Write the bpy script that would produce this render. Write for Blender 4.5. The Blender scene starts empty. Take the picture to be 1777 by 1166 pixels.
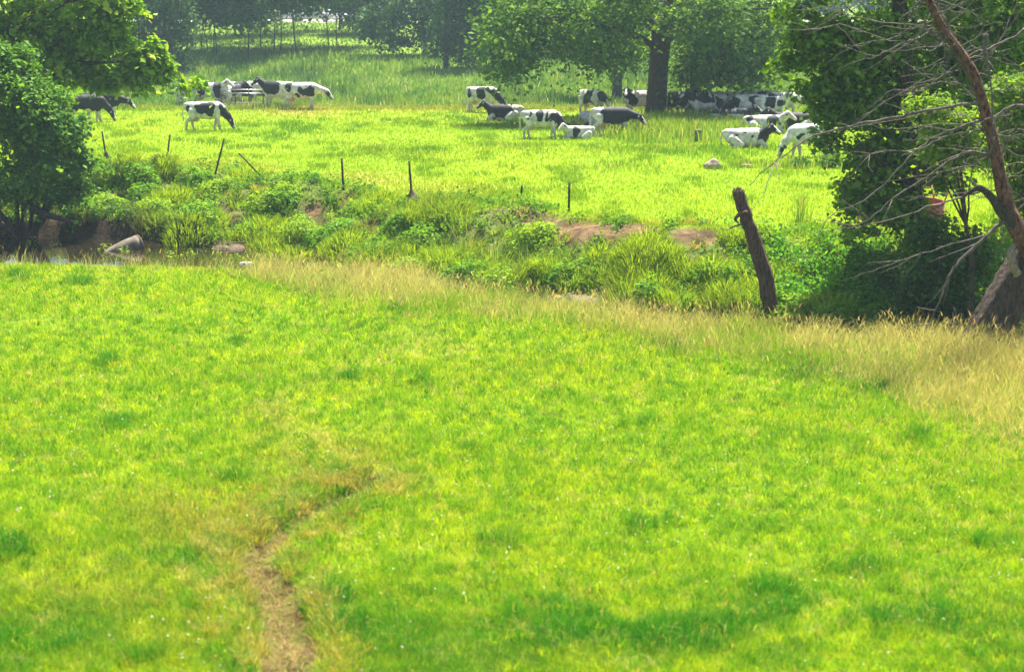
import bpy, math
import numpy as np
from mathutils import Vector

# ------------------------------------------------------------------ camera, world, sun, exposure
SC = bpy.context.scene
F_PX, CU, CV, HC = 3200.0, 888.5, 583.0, 7.2      # focal length in photo pixels, photo centre, eye height
PITCH = math.atan((CV + 30.0) / F_PX)
cam_d = bpy.data.cameras.new('camera')
cam = bpy.data.objects.new('camera', cam_d)
SC.collection.objects.link(cam)
cam.location = (0, 0, HC)
cam.rotation_euler = (math.pi / 2 - PITCH, 0, 0)
cam_d.sensor_width = 36.0
cam_d.lens = F_PX / 1777.0 * 36.0
cam_d.clip_start = 0.1
cam_d.clip_end = 4000
cam_d.dof.use_dof = True
cam_d.dof.focus_distance = 72.0
cam_d.dof.aperture_fstop = 1.6
SC.camera = cam

SUN_EL, SUN_AZ = math.radians(61), math.radians(17)      # azimuth from +Y towards +X
SUN = Vector((math.sin(SUN_AZ) * math.cos(SUN_EL), math.cos(SUN_AZ) * math.cos(SUN_EL), math.sin(SUN_EL)))
world = bpy.data.worlds.new('World')
SC.world = world
world.use_nodes = True
wn = world.node_tree.nodes
wn.clear()
sky = wn.new('ShaderNodeTexSky')
sky.sky_type = 'NISHITA'
sky.sun_disc = False
sky.sun_elevation = SUN_EL
sky.sun_rotation = SUN_AZ
sky.air_density = 1.0
sky.dust_density = 2.0
bg = wn.new('ShaderNodeBackground')
bg.inputs['Strength'].default_value = 0.075
wo = wn.new('ShaderNodeOutputWorld')
world.node_tree.links.new(sky.outputs[0], bg.inputs[0])
world.node_tree.links.new(bg.outputs[0], wo.inputs[0])

sun_d = bpy.data.lights.new('sun', 'SUN')
sun_d.energy = 5.0
sun_d.angle = math.radians(0.6)
sun_d.color = (1.0, 0.95, 0.84)
sun = bpy.data.objects.new('sun', sun_d)
SC.collection.objects.link(sun)
sun.rotation_euler = SUN.to_track_quat('Z', 'Y').to_euler()
sun.location = (40, 30, 80)

SC.view_settings.view_transform = 'Standard'
SC.view_settings.look = 'None'
SC.view_settings.gamma = 1.0
SC.view_settings.exposure = 1.88
SC.cycles.use_denoising = True
SC.cycles.max_bounces = 7
SC.cycles.diffuse_bounces = 3
SC.cycles.glossy_bounces = 2
SC.cycles.transmission_bounces = 4
SC.cycles.volume_bounces = 0
SC.cycles.transparent_max_bounces = 8

# ------------------------------------------------------------------ helpers
RNG = np.random.default_rng(7)
COL = SC.collection


def rnd(n, a=0.0, b=1.0):
    return RNG.random(n) * (b - a) + a


def sstep(a, b, x):
    t = np.clip((np.asarray(x, float) - a) / (b - a), 0, 1)
    return t * t * (3 - 2 * t)


def _hash(i, j, k, seed):
    h = (i.astype(np.int64) * 374761393 + j.astype(np.int64) * 668265263 + k.astype(np.int64) * 2147483647 + seed * 1442695041) & 0xffffffff
    h = ((h ^ (h >> 13)) * 1274126177) & 0xffffffff
    h = ((h ^ (h >> 16)) * 2246822519) & 0xffffffff
    return ((h ^ (h >> 15)) & 0xffffff) / float(0xffffff)


def vn(x, y, seed=0):
    x = np.asarray(x, float); y = np.asarray(y, float)
    i = np.floor(x); j = np.floor(y)
    fx = x - i; fy = y - j
    fx = fx * fx * (3 - 2 * fx); fy = fy * fy * (3 - 2 * fy)
    z = np.zeros_like(i)
    a = _hash(i, j, z, seed); b = _hash(i + 1, j, z, seed)
    c = _hash(i, j + 1, z, seed); d = _hash(i + 1, j + 1, z, seed)
    return (a * (1 - fx) + b * fx) * (1 - fy) + (c * (1 - fx) + d * fx) * fy


def fbm(x, y, seed=0, o=3):
    s, a, t = 0.0, 1.0, 0.0
    for k in range(o):
        s = s + a * vn(np.asarray(x) * 2 ** k, np.asarray(y) * 2 ** k, seed + 17 * k)
        t += a
        a *= 0.5
    return s / t


def vn3(p, seed=0):
    i = np.floor(p)
    f = p - i
    f = f * f * (3 - 2 * f)
    r = 0
    for a in (0, 1):
        for b in (0, 1):
            for c in (0, 1):
                w = (f[:, 0] if a else 1 - f[:, 0]) * (f[:, 1] if b else 1 - f[:, 1]) * (f[:, 2] if c else 1 - f[:, 2])
                r = r + w * _hash(i[:, 0] + a, i[:, 1] + b, i[:, 2] + c, seed)
    return r


CP, SP = math.cos(PITCH), math.sin(PITCH)


def proj(x, y, z):
    dz = np.asarray(z) - HC
    dep = np.maximum(y * CP - dz * SP, 0.1)
    return CU + F_PX * x / dep, CV - F_PX * (y * SP + dz * CP) / dep


def ray(u, v):
    a, b = (u - CU) / F_PX, (CV - v) / F_PX
    return np.array([a, CP + b * SP, -SP + b * CP])


def P(u, v, y):
    """the point seen at photo pixel (u, v) on the upright plane y metres away"""
    d = ray(u, v)
    return np.array([0, 0, HC]) + d * (y / d[1])


def flat(u, v, z):
    d = ray(u, v)
    return np.array([0, 0, HC]) + d * ((z - HC) / d[2])


def curve(pts, z):
    q = np.array([flat(u, v, z) for u, v in pts])
    s0 = (q[1] - q[0]) / (q[1][0] - q[0][0]); s1 = (q[-1] - q[-2]) / (q[-1][0] - q[-2][0])
    xs = np.concatenate([[q[0][0] - 400], q[:, 0], [q[-1][0] + 400]])
    ys = np.concatenate([[q[0][1] + 30], q[:, 1], [q[-1][1] - 12]])
    return xs, ys


C_NEAR = curve([(-300, 448), (0, 462), (400, 477), (560, 483), (700, 492), (900, 527), (1100, 562), (1400, 592), (1777, 618), (2100, 630)], -0.6)
C_FARW = curve([(-300, 398), (0, 412), (200, 415), (400, 435), (540, 445), (700, 482), (900, 503), (1100, 528), (1300, 552), (1500, 572), (1777, 598), (2100, 612)], -1.5)
C_TOP = curve([(-300, 300), (0, 292), (160, 284), (400, 292), (594, 326), (712, 346), (905, 350), (988, 372), (1200, 394), (1400, 412), (1777, 432), (2100, 445)], 0.0)


def lines(x):
    wob = 0.7 * (vn(x * 0.6, x * 0, 3) - 0.5) + 0.4 * (vn(x * 1.9, x * 0, 4) - 0.5)
    yn = np.interp(x, *C_NEAR) + wob
    yfw = np.interp(x, *C_FARW) + 0.9 * (vn(x * 0.8, x * 0 + 5, 5) - 0.5) + 0.5 * (vn(x * 2.1, x * 0 + 5, 6) - 0.5)
    yf = np.interp(x, *C_TOP) + 1.6 * (vn(x * 0.3, x * 0 + 9, 8) - 0.5)
    ynw = yn + np.clip((yfw - yn) * 0.42, 1.2, 4.2)
    return yn, ynw, np.maximum(yfw, ynw + 0.5), np.maximum(yf, yfw + 4)


def ell(u, v, L, soft=0.45):
    m = np.zeros_like(np.asarray(u, float))
    for e in L:
        d = np.sqrt(((u - e[0]) / e[2]) ** 2 + ((v - e[1]) / e[3]) ** 2)
        m = np.maximum(m, (1 - sstep(1 - soft, 1 + soft, d)) * (e[4] if len(e) > 4 else 1))
    return m


# bare earth on the far bank, in photo pixels (centre, radii): projected onto the ground, it stays put there
BARE = [(928, 384, 46, 15), (1012, 401, 64, 23), (1108, 403, 38, 15), (1212, 411, 46, 15), (392, 388, 20, 26), (545, 366, 14, 14), (420, 425, 26, 8),
        (505, 436, 30, 9), (600, 450, 40, 8), (990, 518, 60, 8), (770, 484, 40, 7, .7)]


RUT = False


def poly_d(x, y, W, widths):
    """(distance to a polyline) / (local half width)"""
    best = np.full(np.shape(x), 1e9)
    for i in range(len(W) - 1):
        a, b = W[i], W[i + 1]
        ab = b - a
        t = np.clip(((x - a[0]) * ab[0] + (y - a[1]) * ab[1]) / (ab @ ab), 0, 1)
        d = np.hypot(x - a[0] - t * ab[0], y - a[1] - t * ab[1])
        best = np.minimum(best, d / (widths[i] * (1 - t) + widths[i + 1] * t))
    return best


def ground(x, y):
    x = np.asarray(x, float); y = np.asarray(y, float)
    yn, ynw, yfw, yf = lines(x)
    near = -0.6 + 0.018 * np.clip(yn - y, 0, 60) + 0.16 * (fbm(x * 0.16, y * 0.12, 21) - 0.5) + 0.05 * (fbm(x * 0.9, y * 0.8, 23) - 0.5)
    bed = -1.85 + 0.12 * (fbm(x * 0.7, y * 0.7, 25) - 0.5)
    t = sstep(0, 1, (y - yn) / (ynw - yn))
    z = near * (1 - t) + bed * t
    s = np.clip((y - yfw) / (yf - yfw), 0, 1)
    pr = np.clip(s * 1.7, 0, 1) ** 0.75 * 0.5 + sstep(0.25, 1.0, s) * 0.5
    lf = 1 - sstep(-11.5, -7.5, x)                       # cut bank at the left bend
    pr = pr * (1 - lf) + lf * (0.52 * sstep(0.0, 0.09, s) + 0.48 * sstep(0.05, 1.0, s))
    lump = (fbm(x * 0.42, y * 0.42, 31, 4) - 0.5) * 1.5 * np.clip(4 * s * (1 - s), 0, 1)
    past = 0.35 * (fbm(x * 0.055, y * 0.05, 41) - 0.5) * sstep(60, 80, y) + 0.06 * (fbm(x * 0.5, y * 0.5, 43) - 0.5)
    past = past - 0.6 * sstep(107, 118, y) * (1 - sstep(140, 165, y))
    hill = 2.4 * sstep(150, 214, y) + 0.5 * (fbm(x * 0.03, y * 0.03, 47) - 0.5) * sstep(140, 190, y) * (1 - sstep(205, 216, y)) + 0.02 * np.clip(y - 275, 0, 800)
    far = bed + (past - bed) * pr + lump + hill
    z = np.where(y > yfw, far, z)
    if RUT:
        z = z - .16 * (1 - sstep(0.3, 1.4, poly_d(x, y, PATH_W, PATH_R)))
    return z


def at(u, v, lift=0.0):
    d = ray(u, v)
    t = np.concatenate([np.arange(12, 120, 0.1), np.arange(120, 420, 0.4)])
    p = np.array([0, 0, HC])[None] + d[None] * t[:, None]
    g = ground(p[:, 0], p[:, 1])
    k = int(np.argmax(p[:, 2] < g))
    q = p[k]
    return np.array([q[0], q[1], g[k] + lift])


def tag(o, label=None, cat=None, group=None, kind=None):
    if label: o['label'] = label
    if cat: o['category'] = cat
    if group: o['group'] = group
    if kind: o['kind'] = kind
    return o


def empty(name, loc, label=None, cat=None, group=None):
    o = bpy.data.objects.new(name, None)
    o.empty_display_size = 0.3
    o.location = tuple(float(c) for c in loc)
    COL.objects.link(o)
    return tag(o, label, cat, group)


def mesh_obj(name, V, T, mat, col=None, parent=None, origin=(0, 0, 0), smooth=False):
    V = np.asarray(V, np.float32) - np.asarray(origin, np.float32)
    T = np.asarray(T, np.int32)
    me = bpy.data.meshes.new(name)
    me.vertices.add(len(V)); me.vertices.foreach_set('co', V.ravel())
    me.loops.add(T.size); me.loops.foreach_set('vertex_index', T.ravel())
    me.polygons.add(len(T))
    me.polygons.foreach_set('loop_start', np.arange(len(T), dtype=np.int32) * T.shape[1])
    if smooth:
        me.polygons.foreach_set('use_smooth', np.ones(len(T), bool))
    if col is not None:
        a = me.attributes.new('col', 'FLOAT_COLOR', 'POINT')
        c = np.ones((len(V), 4), np.float32)
        c[:, :3] = col
        a.data.foreach_set('color', c.ravel())
    me.update(calc_edges=True)
    me.validate()
    me.materials.append(mat)
    o = bpy.data.objects.new(name, me)
    COL.objects.link(o)
    if parent is not None:
        o.parent = parent
    else:
        o.location = tuple(float(c) for c in origin)
    return o


class G:
    """collects triangles"""
    def __init__(s):
        s.V, s.T, s.C, s.n = [], [], [], 0

    def add(s, V, T, col=(.5, .5, .5)):
        V = np.asarray(V, float).reshape(-1, 3)
        c = np.empty((len(V), 3)); c[:] = col
        s.V.append(V); s.T.append(np.asarray(T, int).reshape(-1, 3) + s.n); s.C.append(c)
        s.n += len(V)

    def tube(s, pts, rad, n=8, col=(.5, .5, .5), jit=0.0, cap=True, ridge=0.0):
        pts = np.asarray(pts, float); m = len(pts)
        rad = np.interp(np.linspace(0, 1, m), np.linspace(0, 1, len(np.atleast_1d(rad))), np.atleast_1d(rad))
        tg = np.gradient(pts, axis=0)
        tg /= np.linalg.norm(tg, axis=1)[:, None] + 1e-9
        ref = np.array([0.3, 0.9, 0.2]) if abs(tg[0][2]) > 0.8 else np.array([0, 0, 1.0])
        V = []
        rg = 1 + ridge * (RNG.random(n) - .5) * 2
        a = np.linspace(0, 2 * np.pi, n, endpoint=False)
        for i in range(m):
            e1 = np.cross(ref, tg[i]); e1 /= np.linalg.norm(e1) + 1e-9
            e2 = np.cross(tg[i], e1)
            r = rad[i] * (1 + jit * (RNG.random(n) - 0.5) * 2) * rg if jit or ridge else rad[i] * np.ones(n)
            V.append(pts[i] + (np.cos(a) * r)[:, None] * e1 + (np.sin(a) * r)[:, None] * e2)
        V = np.concatenate(V)
        T = []
        for i in range(m - 1):
            for j in range(n):
                k = (j + 1) % n
                A, B, C, D = i * n + j, i * n + k, (i + 1) * n + k, (i + 1) * n + j
                T += [(A, B, C), (A, C, D)]
        if cap:
            V = np.concatenate([V, pts[:1], pts[-1:]])
            for j in range(n):
                k = (j + 1) % n
                T += [(m * n, k, j), (m * n + 1, (m - 1) * n + j, (m - 1) * n + k)]
        s.add(V, T, col)

    def box(s, c, h, rz=0.0, col=(.5, .5, .5)):
        q = np.array([(i, j, k) for i in (-1, 1) for j in (-1, 1) for k in (-1, 1)], float) * np.asarray(h)
        cs, sn = math.cos(rz), math.sin(rz)
        q = np.stack([q[:, 0] * cs - q[:, 1] * sn, q[:, 0] * sn + q[:, 1] * cs, q[:, 2]], 1) + np.asarray(c)
        T = [(0, 1, 3), (0, 3, 2), (4, 6, 7), (4, 7, 5), (0, 4, 5), (0, 5, 1), (2, 3, 7), (2, 7, 6), (0, 2, 6), (0, 6, 4), (1, 5, 7), (1, 7, 3)]
        s.add(q, T, col)

    def build(s, name, mat, parent=None, origin=(0, 0, 0), smooth=False):
        return mesh_obj(name, np.concatenate(s.V), np.concatenate(s.T), mat, np.concatenate(s.C), parent, origin, smooth)


def smooth_path(pts, n=5):
    """Catmull-Rom through the points"""
    p = np.asarray(pts, float)
    q = np.concatenate([[2 * p[0] - p[1]], p, [2 * p[-1] - p[-2]]])
    out = []
    for i in range(1, len(q) - 2):
        for t in np.linspace(0, 1, n, endpoint=False):
            a, b, c, d = q[i - 1], q[i], q[i + 1], q[i + 2]
            out.append(0.5 * (2 * b + (c - a) * t + (2 * a - 5 * b + 4 * c - d) * t * t + (3 * b - a - 3 * c + d) * t ** 3))
    out.append(p[-1])
    return np.array(out)


def blades(B, h, w, yaw, lean, ldir, col):
    """grass blades as three-triangle ribbons; returns V, T, C"""
    n = len(B)
    wx, wy = np.cos(yaw) * w * 0.5, np.sin(yaw) * w * 0.5
    wv = np.stack([wx, wy, np.zeros(n)], 1)
    lv = np.stack([np.cos(ldir), np.sin(ldir), np.zeros(n)], 1)
    up = np.array([0, 0, 1.0])
    mid = B + lv * (h * lean * 0.32)[:, None] + up * (h * (0.58 - 0.1 * lean))[:, None]
    tip = B + lv * (h * lean)[:, None] + up * (h * (1.0 - 0.45 * lean))[:, None]
    V = np.stack([B - wv, B + wv, mid - wv * 0.8, mid + wv * 0.8, tip], 1).reshape(-1, 3)
    k = (np.arange(n) * 5)[:, None, None]
    T = (np.array([[0, 1, 3], [0, 3, 2], [2, 3, 4]])[None] + k).reshape(-1, 3)
    return V, T, np.repeat(col, 5, 0)


def leafcards(Pc, size, col, nb=None, aspect=0.62, wild=.75):
    """diamond leaves folded along the midrib, nb = mean normal"""
    n = len(Pc)
    nr = RNG.normal(size=(n, 3))
    if nb is not None:
        nr = nr * wild + nb
    nr /= np.linalg.norm(nr, axis=1)[:, None] + 1e-9
    d = RNG.normal(size=(n, 3))
    d -= nr * (d * nr).sum(1)[:, None]
    d /= np.linalg.norm(d, axis=1)[:, None] + 1e-9
    s = np.cross(nr, d)
    L = np.asarray(size)[:, None]
    V = np.stack([Pc - d * L * 0.5, Pc + s * L * aspect * 0.5 + nr * L * 0.1, Pc + d * L * 0.5, Pc - s * L * aspect * 0.5 + nr * L * 0.1], 1).reshape(-1, 3)
    k = (np.arange(n) * 4)[:, None, None]
    T = (np.array([[0, 1, 2], [0, 2, 3]])[None] + k).reshape(-1, 3)
    return V, T, np.repeat(col, 4, 0)


def mixcol(a, b, t):
    t = np.asarray(t)[:, None]
    return np.asarray(a) * (1 - t) + np.asarray(b) * t


# ------------------------------------------------------------------ materials
def newmat(name):
    m = bpy.data.materials.new(name)
    m.use_nodes = True
    nt = m.node_tree
    nt.nodes.clear()
    out = nt.nodes.new('ShaderNodeOutputMaterial')
    return m, nt, out


def mat_leaf(name, trans=0.4, gloss=0.06, tint=(1.15, 1.05, 0.5)):
    m, nt, out = newmat(name)
    N, L = nt.nodes, nt.links
    at_ = N.new('ShaderNodeAttribute'); at_.attribute_name = 'col'
    d = N.new('ShaderNodeBsdfDiffuse'); L.new(at_.outputs['Color'], d.inputs['Color'])
    tm = N.new('ShaderNodeMix'); tm.data_type = 'RGBA'; tm.blend_type = 'MULTIPLY'; tm.inputs[0].default_value = 1
    L.new(at_.outputs['Color'], tm.inputs[6]); tm.inputs[7].default_value = (*tint, 1)
    t = N.new('ShaderNodeBsdfTranslucent'); L.new(tm.outputs[2], t.inputs['Color'])
    mx = N.new('ShaderNodeMixShader'); mx.inputs[0].default_value = trans
    L.new(d.outputs[0], mx.inputs[1]); L.new(t.outputs[0], mx.inputs[2])
    g = N.new('ShaderNodeBsdfGlossy'); g.inputs['Roughness'].default_value = 0.55
    m2 = N.new('ShaderNodeMixShader'); m2.inputs[0].default_value = gloss
    L.new(mx.outputs[0], m2.inputs[1]); L.new(g.outputs[0], m2.inputs[2])
    L.new(m2.outputs[0], out.inputs[0])
    return m


def mat_rough(name, base, base2=None, scale=8.0, rough=0.85, bump=0.3, attr=False, stretch=(1, 1, 1), spec=0.25, metal=0.0, detail=6.0, dist=0.03):
    """two-tone noisy surface; with attr the vertex colour is the base"""
    m, nt, out = newmat(name)
    N, L = nt.nodes, nt.links
    b = N.new('ShaderNodeBsdfPrincipled')
    b.inputs['Roughness'].default_value = rough
    b.inputs['Specular IOR Level'].default_value = spec
    b.inputs['Metallic'].default_value = metal
    tc = N.new('ShaderNodeTexCoord')
    mp = N.new('ShaderNodeMapping'); mp.inputs['Scale'].default_value = stretch
    L.new(tc.outputs['Object'], mp.inputs[0])
    nz = N.new('ShaderNodeTexNoise'); nz.inputs['Scale'].default_value = scale; nz.inputs['Detail'].default_value = detail
    nz.inputs['Roughness'].default_value = 0.65
    L.new(mp.outputs[0], nz.inputs['Vector'])
    rp = N.new('ShaderNodeValToRGB')
    rp.color_ramp.elements[0].position = 0.35; rp.color_ramp.elements[1].position = 0.65
    L.new(nz.outputs[0], rp.inputs[0])
    if attr:
        rp.color_ramp.elements[0].color = (0.62, 0.62, 0.62, 1); rp.color_ramp.elements[1].color = (1.3, 1.3, 1.3, 1)
        a = N.new('ShaderNodeAttribute'); a.attribute_name = 'col'
        mm = N.new('ShaderNodeMix'); mm.data_type = 'RGBA'; mm.blend_type = 'MULTIPLY'; mm.inputs[0].default_value = 1
        L.new(a.outputs['Color'], mm.inputs[6]); L.new(rp.outputs[0], mm.inputs[7])
        L.new(mm.outputs[2], b.inputs['Base Color'])
    else:
        rp.color_ramp.elements[0].color = (*base, 1); rp.color_ramp.elements[1].color = (*(base2 or base), 1)
        L.new(rp.outputs[0], b.inputs['Base Color'])
    if bump:
        bp = N.new('ShaderNodeBump'); bp.inputs['Strength'].default_value = bump; bp.inputs['Distance'].default_value = dist
        L.new(nz.outputs[0], bp.inputs['Height']); L.new(bp.outputs[0], b.inputs['Normal'])
    L.new(b.outputs[0], out.inputs[0])
    return m


M_GRASS = mat_leaf('grass_blades', 0.45, 0.006)
M_DRY = mat_leaf('dry_grass', 0.42, 0.008, (1.05, 1.0, 0.8))
M_LEAF = mat_leaf('leaves', 0.42, 0.010, (1.3, 1.15, 0.4))
M_FARLEAF = mat_leaf('far_leaves', 0.35, 0.015)
M_GROUND = mat_rough('soil_and_turf', (0, 0, 0), scale=3.0, attr=True, bump=0.9, dist=0.12, rough=0.95, spec=0.1)
M_BARK = mat_rough('bark', (0.022, 0.016, 0.012), (0.10, 0.073, 0.054), scale=5, stretch=(4, 4, 0.7), bump=1.0, dist=0.10)
M_BARKRED = mat_rough('reddish_bark', (0.02, 0.011, 0.008), (0.25, 0.11, 0.07), scale=7, stretch=(2.0, 2.0, 1.0), bump=1.0, dist=0.05)
M_TWIG = mat_rough('dead_wood', (0.06, 0.048, 0.04), (0.19, 0.155, 0.125), scale=6, bump=0.5)
M_SNAG = mat_rough('weathered_wood', (0.03, 0.018, 0.011), (0.19, 0.115, 0.065), scale=5, stretch=(5, 5, 0.6), bump=1.0, dist=0.06)
M_DISTBARK = mat_rough('grey_bark', (0.05, 0.045, 0.04), (0.11, 0.10, 0.085), scale=3, stretch=(3, 3, 0.7), bump=0.7)
M_COW = mat_rough('cow_hide', (0, 0, 0), scale=5.0, attr=True, bump=0.05, rough=0.7, spec=0.25)
M_UDDER = mat_rough('udder_skin', (0.42, 0.22, 0.17), (0.55, 0.32, 0.26), scale=6, bump=0.1, rough=0.6)
M_POST = mat_rough('rusted_steel', (0.018, 0.02, 0.016), (0.05, 0.04, 0.03), scale=15, bump=0.2, rough=0.7, metal=0.3)
M_RUST = mat_rough('red_rust_paint', (0.26, 0.045, 0.03), (0.42, 0.10, 0.07), scale=6, bump=0.2, rough=0.6)
M_GALV = mat_rough('galvanised_rail', (0.30, 0.31, 0.31), (0.5, 0.5, 0.48), scale=8, bump=0.1, rough=0.45, metal=0.6)
M_PLANK = mat_rough('feed_bunk_plank', (0.16, 0.12, 0.085), (0.33, 0.26, 0.19), scale=4, stretch=(0.4, 3, 5), bump=0.4)
M_STONE = mat_rough('fieldstone', (0.14, 0.10, 0.075), (0.34, 0.26, 0.20), scale=5, bump=0.7, dist=0.05)
M_PIPE = mat_rough('concrete_pipe', (0.075, 0.06, 0.042), (0.19, 0.155, 0.11), scale=3, bump=0.3)
M_MUD = mat_rough('creek_mud', (0.045, 0.03, 0.018), (0.16, 0.11, 0.07), scale=5, bump=0.8, dist=0.05)
M_GRAVEL = mat_rough('gravel', (0.28, 0.25, 0.2), (0.42, 0.38, 0.32), scale=2, bump=0.3)
M_GLASS = mat_rough('car_glass', (0.02, 0.025, 0.03), (0.03, 0.035, 0.04), scale=1, bump=0, rough=0.08, spec=0.6)
M_TYRE = mat_rough('tyre_rubber', (0.015, 0.015, 0.015), (0.03, 0.03, 0.03), scale=9, bump=0.1)
M_RIM = mat_rough('wheel_rim', (0.35, 0.36, 0.37), (0.45, 0.45, 0.46), scale=5, bump=0, rough=0.35, metal=0.7)


def mat_paint(name, c):
    return mat_rough(name, tuple(k * 0.94 for k in c), c, scale=1.5, bump=0, rough=0.28, spec=0.5)


M_WHITE = mat_paint('white_paint', (0.8, 0.8, 0.79))
M_SILVER = mat_paint('silver_paint', (0.36, 0.36, 0.36))
M_DARKCAR = mat_paint('dark_blue_paint', (0.02, 0.03, 0.045))


def mat_water():
    m, nt, out = newmat('creek_water')
    N, L = nt.nodes, nt.links
    b = N.new('ShaderNodeBsdfPrincipled')
    b.inputs['Base Color'].default_value = (0.014, 0.011, 0.006, 1)
    b.inputs['Roughness'].default_value = 0.06
    b.inputs['IOR'].default_value = 1.33
    tc = N.new('ShaderNodeTexCoord')
    nz = N.new('ShaderNodeTexNoise'); nz.inputs['Scale'].default_value = 1.6; nz.inputs['Detail'].default_value = 3
    L.new(tc.outputs['Object'], nz.inputs['Vector'])
    bp = N.new('ShaderNodeBump'); bp.inputs['Strength'].default_value = 0.12; bp.inputs['Distance'].default_value = 0.05
    L.new(nz.outputs[0], bp.inputs['Height']); L.new(bp.outputs[0], b.inputs['Normal'])
    L.new(b.outputs[0], out.inputs[0])
    return m


M_WATER = mat_water()

# colours (linear)
LIME = np.array([0.315, 0.50, 0.003]); YEL = np.array([0.39, 0.49, 0.004]); DEEP = np.array([0.04, 0.20, 0.005])
MIDG = np.array([0.13, 0.30, 0.004]); STRAW = np.array([0.56, 0.50, 0.15]); TAN = np.array([0.44, 0.29, 0.11])
SOIL = np.array([0.15, 0.088, 0.042]); MUD = np.array([0.12, 0.085, 0.05])

# ------------------------------------------------------------------ ground sheet
PATH_PX = np.array([(520, 1250), (505, 1166), (495, 1090), (470, 1030), (448, 985), (452, 950), (500, 915), (560, 885), (620, 855), (660, 830)], float)
TRAIL_PX = np.array([(660, 830), (590, 770), (500, 735), (462, 712), (490, 690), (540, 668), (640, 632), (745, 608), (725, 585)], float)


PATH_W = np.array([at(*p)[:2] for p in PATH_PX]); PATH_R = np.array([.34, .34, .33, .31, .30, .26, .21, .18, .15, .08])
TRAIL_W = np.array([at(*p)[:2] for p in TRAIL_PX]); TRAIL_R = np.array([.3, .35, .4, .5, .45, .4, .45, .9, .8])
RUT = True


def path_mask(x, y):
    n = 0.5 * (fbm(x * 1.8, y * 1.2, 61) - 0.5)
    return 1 - sstep(0.6, 1.25, poly_d(x, y, PATH_W, PATH_R) + n)


def trail_mask(x, y):
    n = 0.9 * (fbm(x * 1.5, y * 0.9, 63) - 0.5)
    return 1 - sstep(0.3, 1.4, poly_d(x, y, TRAIL_W, TRAIL_R) + n)


DIRT = [(1060, 222, 85, 14, 0.9), (880, 208, 50, 8, 0.4), (500, 194, 40, 3, .4), (1170, 205, 130, 10, .7), (430, 190, 30, 2.5, .6), (285, 290, 30, 8, .5)]
PALE = [(300, 302, 150, 22, .8), (620, 318, 90, 18, .6), (700, 183, 190, 9, .8), (520, 192, 70, 10, .8), (1000, 188, 260, 8, .5), (440, 300, 60, 14, .6), (560, 330, 120, 12, .5), (760, 330, 90, 14, .4)]
SHADEGRASS = [(900, 212, 130, 18, .8), (1000, 235, 130, 14, .5), (700, 262, 120, 12, .4), (540, 222, 120, 16, .35), (1180, 260, 180, 14, .4)]  # tree shade put into the grass colour as deeper green patches


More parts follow.
